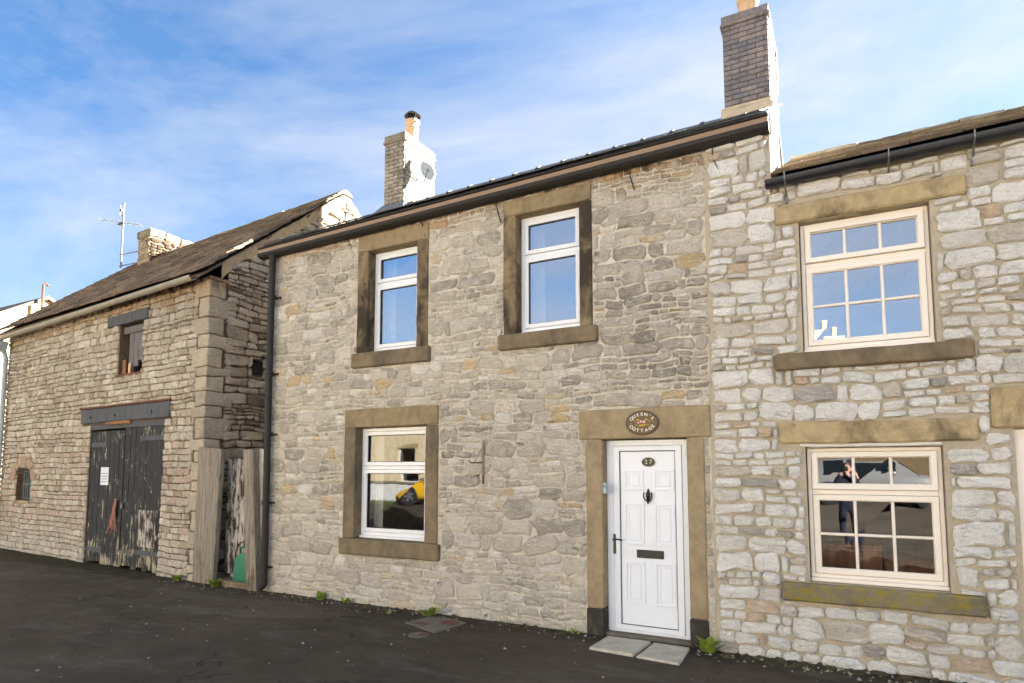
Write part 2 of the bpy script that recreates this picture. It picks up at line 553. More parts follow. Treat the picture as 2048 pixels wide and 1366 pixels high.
M['pipe_b'] = plain('pale_blue_grey_pipe', lin(168, 180, 184), 0.45, 0.06)
M['slate'] = slate_mat('blue_grey_slate', lin(92, 98, 104), None, rough=0.55)
M['stone_slate'] = slate_mat('stone_slate', lin(124, 108, 88), lin(118, 112, 58), (0.55, 0.72), 0.9)
M['stone_slate_b'] = slate_mat('brown_stone_slate', lin(124, 106, 86), lin(132, 120, 74), (0.62, 0.8), 0.9)
M['ridge'] = plain('grey_ridge_tile', lin(110, 114, 116), 0.7, 0.15, bumpd=0.004, dirt=lin(150, 140, 120))
M['brick_blue'] = brick_mat('blue_grey_brick', lin(110, 108, 112), lin(146, 132, 126), lin(84, 76, 70))
M['brick_buff'] = brick_mat('buff_grey_brick', lin(150, 138, 120), lin(176, 164, 146), lin(96, 86, 68))
M['brick_mortar'] = mortar_mat('brick_mortar', lin(120, 112, 102), 0.2)
M['flashing'] = plain('pale_flashing', lin(196, 176, 146), 0.6, 0.12, bumpd=0.01, scale=14, dirt=lin(120, 104, 84))
M['render_white'] = plain('white_render', lin(218, 212, 200), 0.85, 0.08, bumpd=0.006)
M['pot'] = plain('buff_clay_pot', lin(214, 176, 132), 0.7, 0.08, dirt=lin(150, 120, 92))
M['coping'] = dressed('stone_coping', lin(150, 140, 118), lin(96, 88, 70), 0.7, (0.45, 0.65))
M['dish'] = plain('white_dish', lin(176, 176, 172), 0.5, 0.04)
M['grey_metal'] = plain('galvanised_metal', lin(120, 120, 118), 0.45, 0.12, metal=0.5)
M['rust'] = plain('rusty_iron', lin(104, 66, 44), 0.85, 0.25, bumpd=0.003, dirt=lin(60, 44, 36))
M['barn_paint'] = wood_mat('flaking_black_boards', lin(58, 58, 58), lin(196, 190, 160), lin(132, 120, 100), (0.60, 0.655), 55, (0.0, 1.0, 0.10))
M['barn_beam'] = wood_mat('grey_painted_beam', lin(88, 90, 92), lin(150, 146, 140), lin(70, 62, 54), (0.72, 0.78), 40)
M['rotten'] = plain('rotten_orange_wood', lin(150, 104, 66), 0.9, 0.3, bumpd=0.01, dirt=lin(110, 66, 36))
M['board_grey'] = wood_mat('silvered_timber', lin(142, 132, 118), lin(104, 94, 80), lin(92, 80, 64), (0.54, 0.72), 34, (0.0, 0.9, 0.08))
M['gate_flake'] = wood_mat('flaking_white_gate', lin(64, 56, 48), lin(196, 188, 178), lin(168, 158, 148), (0.47, 0.54), 50)
M['hatch'] = wood_mat('grey_hatch_boards', lin(112, 108, 106), lin(158, 154, 148), lin(110, 100, 92), (0.58, 0.68), 50)
M['iron_bar'] = plain('grey_green_iron', lin(84, 92, 92), 0.6, 0.15)
M['dark_in'] = plain('dark_interior', lin(30, 28, 27), 0.95)
M['inside'] = plain('plaster_interior', lin(150, 140, 128), 0.9)
M['green_can'] = plain('green_plastic_can', lin(40, 116, 88), 0.45, 0.06)
M['paper'] = plain('white_paper', lin(226, 228, 236), 0.8, 0.02)
M['ink'] = plain('grey_ink', lin(150, 150, 160), 0.8)
M['twine'] = plain('faded_orange_twine', lin(182, 126, 106), 0.9, 0.1)
M['glass'] = glass_mat('window_glass', (0.80, 0.82, 0.82), 0.50)
M['glass_dark'] = glass_mat('window_glass_dark', (0.62, 0.64, 0.66), 0.13)
M['glass_mid'] = glass_mat('ground_floor_glass', (0.66, 0.68, 0.70), 0.065)
M['leaf'] = plain('weed_leaf', lin(122, 140, 48), 0.6, 0.25)
M['leaf_b'] = plain('plantain_leaf', lin(132, 144, 70), 0.6, 0.25)
M['slab'] = dressed('paving_slab', lin(196, 188, 170), lin(158, 150, 134), 0.6, (0.4, 0.65))
M['concrete'] = dressed('worn_concrete', lin(122, 114, 102), lin(92, 85, 76), 0.7, (0.4, 0.65))
M['gravel'] = plain('loose_grit', lin(150, 142, 130), 0.9, 0.35)
M['wire'] = plain('black_cable', lin(40, 36, 34), 0.6)

# ------------------------------------------------------------------ piece generators
_a, _t = R(28.06), R(4.73)
_fw = Vector((-math.sin(_a) * math.cos(_t), math.cos(_a) * math.cos(_t), math.sin(_t)))
_rt = Vector((math.cos(_a), math.sin(_a), 0)); _up = _rt.cross(_fw)


def screen(p):
    q = Vector(p) - Vector((0, 0, CZ)); d = q.dot(_fw)
    if d < 0.1: return None
    return (1024 + 1245 * q.dot(_rt) / d, 835 - 1245 * q.dot(_up) / d)


def seen_size(pts):
    s = [screen(p) for p in pts]
    if any(x is None for x in s): return 0.0
    a = 0.0
    for i in range(len(s)):
        j = (i + 1) % len(s)
        a += s[i][0] * s[j][1] - s[j][0] * s[i][1]
    cx = sum(x[0] for x in s) / len(s); cy = sum(x[1] for x in s) / len(s)
    if not (-60 < cx < 2108 and -60 < cy < 1426): return 0.0
    return abs(a) / 2


def subtract(rect, hole):
    a0, a1, b0, b1 = rect; h0, h1, k0, k1 = hole
    if a1 <= h0 or a0 >= h1 or b1 <= k0 or b0 >= k1: return [rect]
    out = []
    if a0 < h0: out.append((a0, h0, b0, b1))
    if a1 > h1: out.append((h1, a1, b0, b1))
    m0, m1 = max(a0, h0), min(a1, h1)
    if b0 < k0: out.append((m0, m1, b0, k0))
    if b1 > k1: out.append((m0, m1, k1, b1))
    return out


def rubble(u0, u1, z0, z1, P, rng, holes=()):
    cells = []
    z = z0
    while z < z1 - 0.03:
        H = rng.uniform(*P['band'])
        if z + H > z1 - 0.07: H = z1 - z
        u = u0
        while u < u1 - 0.02:
            W = rng.uniform(*P['grp'])
            if u + W > u1 - 0.12: W = u1 - u
            ks = [k for k in (1, 2, 3) if H / k >= P['hmin']] or [1]
            k = rng.choices(ks, [P['rows'][q - 1] for q in ks])[0]
            cuts = [0.0] + sorted((i + rng.uniform(-0.22, 0.22)) / k for i in range(1, k)) + [1.0]
            for i in range(k):
                b0, b1 = z + H * cuts[i], z + H * cuts[i + 1]
                h = b1 - b0; x = u
                while x < u + W - 0.01:
                    w = h * rng.uniform(*P['asp']); w = min(max(w, P['w'][0]), P['w'][1])
                    if x + w > u + W - P['w'][0] * 0.7: w = u + W - x
                    cells.append((x, x + w, b0, b1)); x += w
            u += W
        z += H
    for h in holes:
        nx = []
        for c in cells: nx += subtract(c, h)
        cells = nx
    return [c for c in cells if c[1] - c[0] > P['wmin'] and c[3] - c[2] > P['zmin']]


def warp(u, z, amp, sd):
    q = Vector((u * 1.7, z * 1.9, sd)); a = noise.noise_vector(q)
    q2 = Vector((u * 5.1, z * 6.0, sd + 9)); b = noise.noise_vector(q2)
    return u + (a.x + 0.5 * b.x) * amp, z + (a.y + 0.5 * b.y) * amp


def stone_poly(c, P, rng, sd, holes=(), clip=None):
    u0, u1, z0, z1 = c
    g = P['gap'] * rng.uniform(0.6, 1.35) / 2
    u0 += g; u1 -= g; z0 += g; z1 -= g
    w, h = u1 - u0, z1 - z0
    if w < 0.02 or h < 0.02: return None
    r = P['round']
    pts = []
    def cr(): return rng.uniform(r * 0.35, r) * min(w, h)
    a, b, d, e = cr(), cr(), cr(), cr()
    jt = P['jit'] * min(w, h)
    raw = [(u0 + a, z0), ((u0 + u1) / 2, z0), (u1 - b, z0), (u1, z0 + b * 0.9), (u1, (z0 + z1) / 2), (u1, z1 - d * 0.9), (u1 - d, z1),
           ((u0 + u1) / 2, z1), (u0 + e, z1), (u0, z1 - e * 0.9), (u0, (z0 + z1) / 2), (u0, z0 + a * 0.9)]
    tilt = rng.uniform(-1, 1) * P.get('tilt', 0.0)
    cu, cz = (u0 + u1) / 2, (z0 + z1) / 2
    for x, y in raw:
        y += (x - cu) * tilt
        x += rng.uniform(-jt, jt); y += rng.uniform(-jt, jt)
        x, y = warp(x, y, P['warp'], sd)
        for k in holes:
            if k[0] < x < k[1] and k[2] < y < k[3]:
                dd = [(x - k[0], 0), (k[1] - x, 1), (y - k[2], 2), (k[3] - y, 3)]
                s = min(dd)[1]
                if s == 0: x = k[0]
                elif s == 1: x = k[1]
                elif s == 2: y = k[2]
                else: y = k[3]
        if clip: x, y = clip(x, y)
        pts.append((x, y))
    return pts


def stone_mb(mb, poly, depth, rng, back=0.02, lift=0.5, inner=0.72):
    n = len(poly)
    cu = sum(p[0] for p in poly) / n; cz = sum(p[1] for p in poly) / n
    tu, tz = rng.uniform(-1, 1) * depth * 0.5, rng.uniform(-1, 1) * depth * 0.5
    w = max(p[0] for p in poly) - min(p[0] for p in poly) + 1e-4; h = max(p[1] for p in poly) - min(p[1] for p in poly) + 1e-4
    P = [(u, back, z) for u, z in poly]
    for u, z in poly:
        P.append((u, -depth * lift * rng.uniform(0.6, 1.2), z))
    for u, z in poly:
        k = inner * rng.uniform(0.85, 1.1)
        x, y = cu + (u - cu) * k, cz + (z - cz) * k
        P.append((x, -depth * rng.uniform(0.75, 1.25) - tu * (x - cu) / w - tz * (y - cz) / h, y))
    P.append((cu, -depth * rng.uniform(0.8, 1.3), cz))
    F = []
    for i in range(n):
        j = (i + 1) % n
        F += [(i, j, n + j, n + i), (n + i, n + j, 2 * n + j, 2 * n + i), (2 * n + i, 2 * n + j, 3 * n)]
    mb.add(P, F)


def lay_pieces(parent, name, items, mat, limit=300, smooth=True, stuff_name=None):
    """items: (seen size, function filling an MB, frame, colour, material or None)"""
    items.sort(key=lambda t: -t[0])
    for it in items[:limit]:
        mb = MB(it[2]); mb.col = it[3]; it[1](mb)
        mb.build(name, it[4] or mat, parent, attr=True, smooth=smooth, fixn=False)
    rest = items[limit:]
    if not rest: return
    mats = []
    for it in rest:
        m = it[4] or mat
        if m not in mats: mats.append(m)
    for m in mats:
        mb = MB()
        for it in rest:
            if (it[4] or mat) is m:
                mb.fr = it[2]; mb.col = it[3]; it[1](mb)
        o = mb.build(stuff_name or ('small_' + name + 's'), m, parent, attr=True, smooth=smooth, fixn=False)
        o['kind'] = 'stuff'


def stone_items(frame, cells, P, rng, sd, tintf, holes=(), clip=None, mat=None, depth=None):
    out = []
    for c in cells:
        poly = stone_poly(c, P, rng, sd, holes, clip)
        if poly is None: continue
        ar = 0.0
        for i in range(len(poly)):
            j = (i + 1) % len(poly); ar += poly[i][0] * poly[j][1] - poly[j][0] * poly[i][1]
        if ar / 2 < 0.0012: continue
        d = rng.uniform(*P['depth'])
        cu = sum(p[0] for p in poly) / len(poly); cz = sum(p[1] for p in poly) / len(poly)
        col = tintf(cu, cz, rng)
        seed = rng.random()
        def fill(mb, poly=poly, d=d, seed=seed):
            stone_mb(mb, poly, d, random.Random(seed), lift=P.get('lift', 0.5), inner=P.get('inner', 0.72))
        out.append((seen_size([frame.p(u, -d, z) for u, z in poly]), fill, frame, col, mat))
    return out


def wall_holes(mb, u0, u1, z0, z1, thick, holes, mi_in=0):
    xs = sorted({u0, u1} | {min(max(h[i], u0), u1) for h in holes for i in (0, 1)})
    zs = sorted({z0, z1} | {min(max(h[i], z0), z1) for h in holes for i in (2, 3)})
    def solid(i, j):
        if i < 0 or j < 0 or i >= len(xs) - 1 or j >= len(zs) - 1: return False
        a, b = (xs[i] + xs[i + 1]) / 2, (zs[j] + zs[j + 1]) / 2
        return not any(h[0] < a < h[1] and h[2] < b < h[3] for h in holes)
    for i in range(len(xs) - 1):
        for j in range(len(zs) - 1):
            if not solid(i, j): continue
            a, b, c, d = xs[i], xs[i + 1], zs[j], zs[j + 1]
            mb.add([(a, 0, c), (b, 0, c), (b, 0, d), (a, 0, d)], [(0, 1, 2, 3)])
            mb.add([(a, thick, c), (b, thick, c), (b, thick, d), (a, thick, d)], [(3, 2, 1, 0)])
            if not solid(i - 1, j): mb.add([(a, 0, c), (a, 0, d), (a, thick, d), (a, thick, c)], [(0, 1, 2, 3)])
            if not solid(i + 1, j): mb.add([(b, 0, c), (b, 0, d), (b, thick, d), (b, thick, c)], [(3, 2, 1, 0)])
            if not solid(i, j - 1): mb.add([(a, 0, c), (b, 0, c), (b, thick, c), (a, thick, c)], [(3, 2, 1, 0)])
            if not solid(i, j + 1): mb.add([(a, 0, d), (b, 0, d), (b, thick, d), (a, thick, d)], [(0, 1, 2, 3)])
    return mb


def block(parent, name, mat, u0, u1, n0, n1, z0, z1, fr=FRONT, bevel=0.012, rough=0.005, cut=0.22, smooth=False):
    return MB(fr).box(u0, u1, n0, n1, z0, z1).build(name, mat, parent, bevel=bevel, rough=rough, cut=cut, smooth=smooth)


def slate_items(origin, A, B, length, slope, width, gauge, thick, rng, tint=(0.75, 1.25), jit=0.012, end_jit=0.0):
    """courses of slates; origin at the eave, A along the eave, B up the slope"""
    A = Vector(A).normalized(); B = Vector(B).normalized(); Nn = A.cross(B).normalized()
    if Nn.z < 0: Nn = -Nn
    fr = Frame((0, 0, 0))
    out = []
    row = 0; t = 0.0
    while t < slope - 0.02:
        g = rng.uniform(*gauge) if isinstance(gauge, tuple) else gauge
        L = min(g * 2.0, slope - t + 0.05)
        a = -rng.uniform(0.0, width[1]) if row % 2 else -rng.uniform(0, width[1] * 0.4)
        while a < length:
            w = rng.uniform(*width)
            lo, hi = max(a, 0.0), min(a + w, length)
            if hi - lo > 0.05:
                e = rng.uniform(-end_jit, end_jit) if (lo <= 0.0 or hi >= length) else 0.0
                if lo <= 0.0: lo += -abs(e)
                if hi >= length: hi += abs(e)
                j = rng.uniform(-jit, jit); th = thick * rng.uniform(0.7, 1.3); lift = rng.uniform(0, 0.006)
                p0 = origin + A * (lo + 0.004) + B * (t + j); p1 = origin + A * (hi - 0.004) + B * (t + j + rng.uniform(-jit, jit))
                q0 = origin + A * (lo + 0.004) + B * (t + L); q1 = origin + A * (hi - 0.004) + B * (t + L)
                up0 = Nn * (thick * 1.15 + lift); up1 = Nn * 0.003
                pts = [p0 + up0, p1 + up0, q1 + up1, q0 + up1, p0 + up0 + Nn * th, p1 + up0 + Nn * th, q1 + up1 + Nn * th, q0 + up1 + Nn * th]
                def fill(mb, pts=pts):
                    mb.add(pts, [(0, 3, 2, 1), (4, 5, 6, 7), (0, 1, 5, 4), (1, 2, 6, 5), (2, 3, 7, 6), (3, 0, 4, 7)], world=True)
                v = rng.uniform(*tint)
                top = [pts[4], pts[5], (pts[5] + pts[6]) / 2, (pts[4] + pts[7]) / 2]
                front = [pts[0], pts[1], pts[5], pts[4]]
                out.append((seen_size(top) + seen_size(front), fill, fr, (v, v * rng.uniform(0.95, 1.03), v * rng.uniform(0.9, 1.03)), None))
            a += w
        t += g; row += 1
    return out


def brick_face(parent, fr, u0, u1, z0, z1, n, mats, rng, L=0.222, H=0.075, proud=0.008, joint=0.010, cache={}):
    """stretcher-bond bricks laid on one face of a chimney; each is a part"""
    row = 0; z = z0
    while z < z1 - 0.02:
        h = min(H, z1 - z)
        u = u0 - (L / 2 if row % 2 else 0)
        while u < u1 - 0.01:
            a, b = max(u, u0), min(u + L, u1)
            if b - a > 0.03:
                key = (round(b - a, 3), round(h, 3), round(fr.u.x, 3), mats.name)
                me = cache.get(key)
                cx = (a + b) / 2
                loc = fr.p(cx, n, z)
                if me is None:
                    mb = MB(Frame((0, 0, 0), u=fr.u, n=fr.n)).box(-(b - a) / 2 + joint / 2, (b - a) / 2 - joint / 2, -proud, 0.03, joint / 2, h - joint / 2)
                    o = mb.build('brick', mats, parent, bevel=0.005, loc=(0, 0, 0))
                    me = o.data; cache[key] = me
                    o.location = Vector(loc) - wpos(parent); WPOS[o.name] = Vector(loc)
                else:
                    link_mesh('brick', me, parent, loc)
            u += L
        z += h; row += 1


# ------------------------------------------------------------------ windows
def window(parent, u0, u1, z0, z1, n, mat, glass, split, top_grid=(1, 1), low_grid=(1, 1), fr=FRONT, ft=0.045, st=0.05, label=None, sill_h=0.035, top_proud=0.0, pane_mat2=None):
    """outer frame with a top-hung sash above a transom and a lower sash; panes and glazing bars are sub-parts"""
    w = MB(fr).ring(u0, u1, z0, z1, ft, n, n + 0.07)
    w.box(u0 + ft, u1 - ft, n + 0.004, n + 0.066, split - 0.022, split + 0.022)
    o = w.build('window', mat, parent, bevel=0.004)
    if label: o['label'] = label
    MB(fr).box(u0 - 0.004, u1 + 0.004, n - 0.03, n + 0.02, z0 - sill_h, z0 - 0.001).build('window_board', mat, o, bevel=0.006)
    for (a, b, grid, nm, pr) in ((split + 0.022, z1 - ft, top_grid, 'top_sash', top_proud), (z0 + ft, split - 0.022, low_grid, 'lower_sash', 0.0)):
        s0, s1 = u0 + ft + 0.003, u1 - ft - 0.003
        a += 0.003; b -= 0.003
        MB(fr).ring(s0, s1, a, b, st, n - 0.012 - pr, n + 0.05).build(nm, mat, o, bevel=0.007, seg=2)
        MB(fr).ring(s0 + st - 0.001, s1 - st + 0.001, a + st - 0.001, b - st + 0.001, 0.007, n + 0.004, n + 0.045).build('glazing_seal', M['seal'] if mat is M['upvc'] else mat, o)
        p0, p1, q0, q1 = s0 + st, s1 - st, a + st, b - st
        nx, ny = grid
        for i in range(1, nx):
            x = p0 + (p1 - p0) * i / nx
            MB(fr).box(x - 0.013, x + 0.013, n - 0.004, n + 0.04, q0, q1).build('glazing_bar', mat, o, bevel=0.007)
        for j in range(1, ny):
            y = q0 + (q1 - q0) * j / ny
            for i in range(nx):
                xa = p0 + (p1 - p0) * i / nx + (0.013 if i else 0); xb = p0 + (p1 - p0) * (i + 1) / nx - (0.013 if i < nx - 1 else 0)
                MB(fr).box(xa, xb, n - 0.002, n + 0.038, y - 0.012, y + 0.012).build('glazing_bar', mat, o, bevel=0.006)
        rg = random.Random(int((u0 + a) * 997))
        for i in range(nx):
            for j in range(ny):
                xa = p0 + (p1 - p0) * i / nx; xb = p0 + (p1 - p0) * (i + 1) / nx
                ya = q0 + (q1 - q0) * j / ny; yb = q0 + (q1 - q0) * (j + 1) / ny
                t = rg.uniform(-0.0012, 0.0012)
                MB(fr).add([(xa, n + 0.022 + t, ya), (xb, n + 0.022 - t, ya), (xb, n + 0.022 + t, yb), (xa, n + 0.022 - t, yb)], [(0, 1, 2, 3)]).build('pane', glass, o, fixn=False)
    return o


# ------------------------------------------------------------------ the ground
def ground_z(x, y):
    t = max(0.0, FY - 0.02 - y)
    t = min(t, 20.0)
    return 0.031 * t


def asphalt_mat():
    m, nt, b = new_mat('asphalt')
    P = pos(nt)
    f = nz(nt, P, 190, 3, 0.75); big = nz(nt, P, 0.7, 5, 0.6); mid = nz(nt, P, 6, 6, 0.65)
    c = mixc(nt, ramp(nt, f, 0.35, 0.68), lin(72, 64, 54), lin(106, 95, 80))
    c = mixc(nt, 1.0, c, ramp(nt, big, 0.3, 0.7, (0.74,) * 3, (1.3,) * 3), 'MULTIPLY')
    c = mixc(nt, 1.0, c, ramp(nt, mid, 0.3, 0.7, (0.86,) * 3, (1.12,) * 3), 'MULTIPLY')
    vor = nt.nodes.new('ShaderNodeTexVoronoi'); vor.inputs['Scale'].default_value = 26
    nt.links.new(P, vor.inputs['Vector'])
    sp = ramp(nt, vor.outputs['Distance'], 0.05, 0.11, (1, 1, 1), (0, 0, 0))
    sp = mixc(nt, 1.0, sp, ramp(nt, nz(nt, P, 9, 2), 0.6, 0.66), 'MULTIPLY')
    c = mixc(nt, mixc(nt, 1.0, sp, (0.5,) * 3, 'MULTIPLY'), c, lin(170, 160, 146))
    # old patches, hairline cracks and pale dusty wear
    pv = nt.nodes.new('ShaderNodeTexVoronoi'); pv.inputs['Scale'].default_value = 0.33; pv.inputs['Randomness'].default_value = 0.9
    nt.links.new(pos(nt, (1, 1.5, 1)), pv.inputs['Vector'])
    c = mixc(nt, 0.5, c, ramp(nt, pv.outputs['Color'], 0.2, 0.8, (0.78,) * 3, (1.22,) * 3), 'MULTIPLY')
    wv = nt.nodes.new('ShaderNodeVectorMath'); wv.operation = 'ADD'
    wn = nt.nodes.new('ShaderNodeTexNoise'); wn.inputs['Scale'].default_value = 2.2; wn.inputs['Detail'].default_value = 5
    nt.links.new(P, wn.inputs['Vector']); nt.links.new(P, wv.inputs[0]); nt.links.new(wn.outputs['Color'], wv.inputs[1])
    cv = nt.nodes.new('ShaderNodeTexVoronoi'); cv.feature = 'DISTANCE_TO_EDGE'; cv.inputs['Scale'].default_value = 0.6
    nt.links.new(wv.outputs[0], cv.inputs['Vector'])
    ck = ramp(nt, cv.outputs['Distance'], 0.002, 0.012, (1, 1, 1), (0, 0, 0))
    ck = mixc(nt, 1.0, ck, ramp(nt, nz(nt, P, 0.9, 4), 0.48, 0.56), 'MULTIPLY')
    c = mixc(nt, mixc(nt, 1.0, ck, (0.7,) * 3, 'MULTIPLY'), c, lin(34, 32, 30))
    c = mixc(nt, ramp(nt, nz(nt, pos(nt, (0.5, 1.6, 1)), 1.6, 6, 0.7, 0.5), 0.52, 0.72, (0, 0, 0), (0.5,) * 3), c, lin(122, 114, 102))
    # soil and moss washed against the foot of the walls
    g = nt.nodes.new('ShaderNodeNewGeometry'); s = nt.nodes.new('ShaderNodeSeparateXYZ'); nt.links.new(g.outputs['Position'], s.inputs[0])
    edge = nt.nodes.new('ShaderNodeMapRange')
    edge.inputs['From Min'].default_value = 5.1; edge.inputs['From Max'].default_value = 6.5
    nt.links.new(s.outputs['Y'], edge.inputs['Value'])
    dm = math_node(nt, 'MULTIPLY', edge.outputs['Result'], nz(nt, P, 3.2, 6, 0.7, 0.4))
    c = mixc(nt, ramp(nt, dm, 0.26, 0.46, (0, 0, 0), (0.8,) * 3), c, lin(62, 52, 40))
    mm = math_node(nt, 'MULTIPLY', edge.outputs['Result'], nz(nt, P, 7.5, 6, 0.7, 0.4))
    c = mixc(nt, ramp(nt, mm, 0.44, 0.56, (0, 0, 0), (0.6,) * 3), c, lin(70, 68, 34))
    nt.links.new(c, b.inputs['Base Color'])
    b.inputs['Roughness'].default_value = 0.95
    b.inputs['Specular IOR Level'].default_value = 0.15
    n1 = bump(nt, b, f, 0.014, 0.9)
    bump(nt, b, mid, 0.014, 0.6, n1)
    return m


M['asphalt'] = asphalt_mat()
xs = [-400, -200, -100, -60, -40, -30] + [-24 + 0.5 * i for i in range(69)] + [12, 16, 24, 40, 80, 160, 400]
ys = [-400, -200, -90, -50, -30, -22, -18] + [-16 + 0.5 * i for i in range(49)] + [9, 12, 20, 40, 90, 200, 400]
mb = MB()
vv = []
for y in ys:
    for x in xs:
        z = ground_z(x, y)
        if -23 < x < 10 and -14 < y < 6.0:
            z += 0.008 * noise.noise(Vector((x * 0.9, y * 0.9, 3.0)))
        vv.append((x, y, z))
W_ = len(xs)
mb.add(vv, [(j * W_ + i, j * W_ + i + 1, (j + 1) * W_ + i + 1, (j + 1) * W_ + i) for j in range(len(ys) - 1) for i in range(W_ - 1)])
gobj = mb.build('ground', M['asphalt'], None, smooth=True, fixn=False)
tag(gobj, 'dark grey asphalt running up to the house walls', None, None, 'structure')

# ------------------------------------------------------------------ the middle cottage
rng = random.Random(11)
XL, XS, XG = -7.55, -1.17, -0.53          # left corner, stone seam, right gable at the eave
K = 0.018                                  # the roof climbs a little to the right
def eav(x): return 5.10 + K * (x + 7.5)
def rid(x): return 6.86 + K * (x + 7.5)
RY = 9.40                                  # ridge

cot = thing('cottage', (-4.3, FY, 0), 'weathered beige limestone cottage with a white door and three white windows in brown stone surrounds', 'house')

W1 = (-5.64, -4.82, 3.32, 4.73); W2 = (-3.365, -2.555, 3.345, 4.79); W3 = (-5.81, -4.655, 0.845, 2.31); DR = (-2.31, -1.41, -0.3, 2.07)
wm = wall_holes(MB(FRONT), XL, XS, -0.3, 5.06, 0.42, [(w[0] - 0.03, w[1] + 0.03, w[2] - 0.03, w[3] + 0.03) for w in (W1, W2, W3, DR)])
wm.build('wall', M['mortar_a'], cot)
# side, rear and party walls close the body
mb = MB()
mb.prism([(FY + 0.42, -0.3), (12.3, -0.3), (12.3, eav(-7.5)), (RY, rid(-7.5) - 0.05), (FY + 0.42, eav(-7.5) + 0.18)], XL, XL + 0.4)
mb.build('gable_wall', M['mortar_a'], cot)
mb = MB().box(XL + 0.4, XS, 11.9, 12.3, -0.3, 5.1)
mb.build('rear_wall', M['inside'], cot)
mb = MB().box(XS - 0.15, XS, FY + 0.42, 11.9, -0.3, 5.0)
mb.build('party_wall', M['inside'], cot)
MB().box(XL + 0.4, XS - 0.15, FY + 0.42, 11.9, 2.66, 2.86).build('upper_floor', M['inside'], cot)
# sun-facing right gable above the lower neighbour: skewed a little
gab = MB()
g0, g1 = XG, -0.67
gp = [(FY + 0.05, 4.35), (FY + 0.05, eav(XG) - 0.02), (RY, rid(g1) - 0.04), (12.3, eav(g1) + 0.1), (12.3, 4.35)]
def gx(y): return g0 + (g1 - g0) * (y - FY) / (RY - FY)
pts = [(gx(y), y, z) for y, z in gp] + [(gx(y) - 0.3, y, z) for y, z in gp]
gab.add(pts, [(0, 1, 2, 3, 4), (9, 8, 7, 6, 5)] + [(i, 5 + i, 5 + (i + 1) % 5, (i + 1) % 5) for i in range(5)])
go = gab.build('gable_wall', M['render_white'], cot)
go['label'] = 'sunlit white rendered gable strip'

# stones of the front wall
def tint_a(u, z, r):
    k = r.random()
    if k < 0.09: c = lin(228, 221, 208)
    elif k < 0.45: c = lin(211, 201, 184)
    elif k < 0.75: c = lin(195, 185, 168)
    elif k < 0.955: c = lin(174, 165, 150)
    else: c = lin(204, 180, 142)
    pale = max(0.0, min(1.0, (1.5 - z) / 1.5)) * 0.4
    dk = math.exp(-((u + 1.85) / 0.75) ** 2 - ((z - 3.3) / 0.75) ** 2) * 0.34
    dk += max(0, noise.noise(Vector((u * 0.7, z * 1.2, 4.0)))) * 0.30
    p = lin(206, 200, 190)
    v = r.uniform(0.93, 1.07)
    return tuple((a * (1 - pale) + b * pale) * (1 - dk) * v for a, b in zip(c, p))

PA = dict(band=(0.11, 0.21), grp=(0.4, 1.1), hmin=0.05, rows=(0.42, 0.48, 0.10), asp=(1.4, 3.4), w=(0.08, 0.40), wmin=0.045, zmin=0.035,
          gap=0.013, round=0.34, jit=0.14, warp=0.04, depth=(0.004, 0.012), lift=0.35, inner=0.74, tilt=0.05)
SUR = [(-5.83, -4.64, 3.32, 4.96), (-5.885, -4.59, 3.12, 3.32), (-3.535, -2.405, 3.345, 4.985), (-3.59, -2.34, 3.16, 3.345),
       (-6.005, -4.46, 0.835, 2.56), (-6.035, -4.415, 0.632, 0.835), (-2.58, XS, 2.075, 2.40), (-2.50, -1.235, -0.3, 2.08)]
cells = rubble(XL, XS, -0.06, 5.05, PA, rng, SUR)
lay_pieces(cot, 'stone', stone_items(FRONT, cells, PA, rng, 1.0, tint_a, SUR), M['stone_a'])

# dressed stone surrounds: lintel, jambs, sill
for (o, so, si, lm, jm) in (((-5.83, -4.64, W1, 4.96), (-5.885, -4.59), (3.12, 3.32), 'lintel', 'jamb'),
                        ((-3.535, -2.405, W2, 4.985), (-3.59, -2.34), (3.16, 3.345), 'lintel', 'jamb'),
                        ((-6.005, -4.46, W3, 2.56), (-6.035, -4.415), (0.632, 0.835), 'lintel', 'sill')):
    a, b, w, t = o
    block(cot, 'lintel', M[lm], a, b, -0.022, 0.2, w[3] + 0.002, t)
    block(cot, 'jamb', M[jm], a, w[0], -0.018, 0.2, si[1] + 0.002, w[3] - 0.002)
    block(cot, 'jamb', M[jm], w[1], b, -0.018, 0.2, si[1] + 0.002, w[3] - 0.002)
    block(cot, 'sill', M['sill'], so[0], so[1], -0.06, 0.2, si[0], si[1], bevel=0.015)
block(cot, 'lintel', M['door_stone'], -2.58, XS + 0.004, -0.022, 0.2, 2.078, 2.40)
for a, b in ((-2.50, -2.31), (-1.41, -1.235)):
    block(cot, 'jamb', M['door_stone'], a, b, -0.018, 0.2, 0.283, 2.074)
    block(cot, 'plinth_block', M['plinth'], a - 0.004, b + 0.004, -0.028, 0.2, -0.06, 0.279)

window(cot, W1[0] + 0.003, W1[1] - 0.003, W1[2] + 0.03, W1[3] - 0.003, 0.13, M['upvc'], M['glass'], 4.28, label='upper window between dark jambs beside the downpipe')
window(cot, W2[0] + 0.003, W2[1] - 0.003, W2[2] + 0.035, W2[3] - 0.003, 0.13, M['upvc'], M['glass'], 4.305, label='upper window above the wall bracket, between dark jambs')
window(cot, W3[0] + 0.003, W3[1] - 0.003, W3[2] + 0.03, W3[3] - 0.003, 0.13, M['upvc'], M['glass_mid'], 1.775, label='ground floor window')
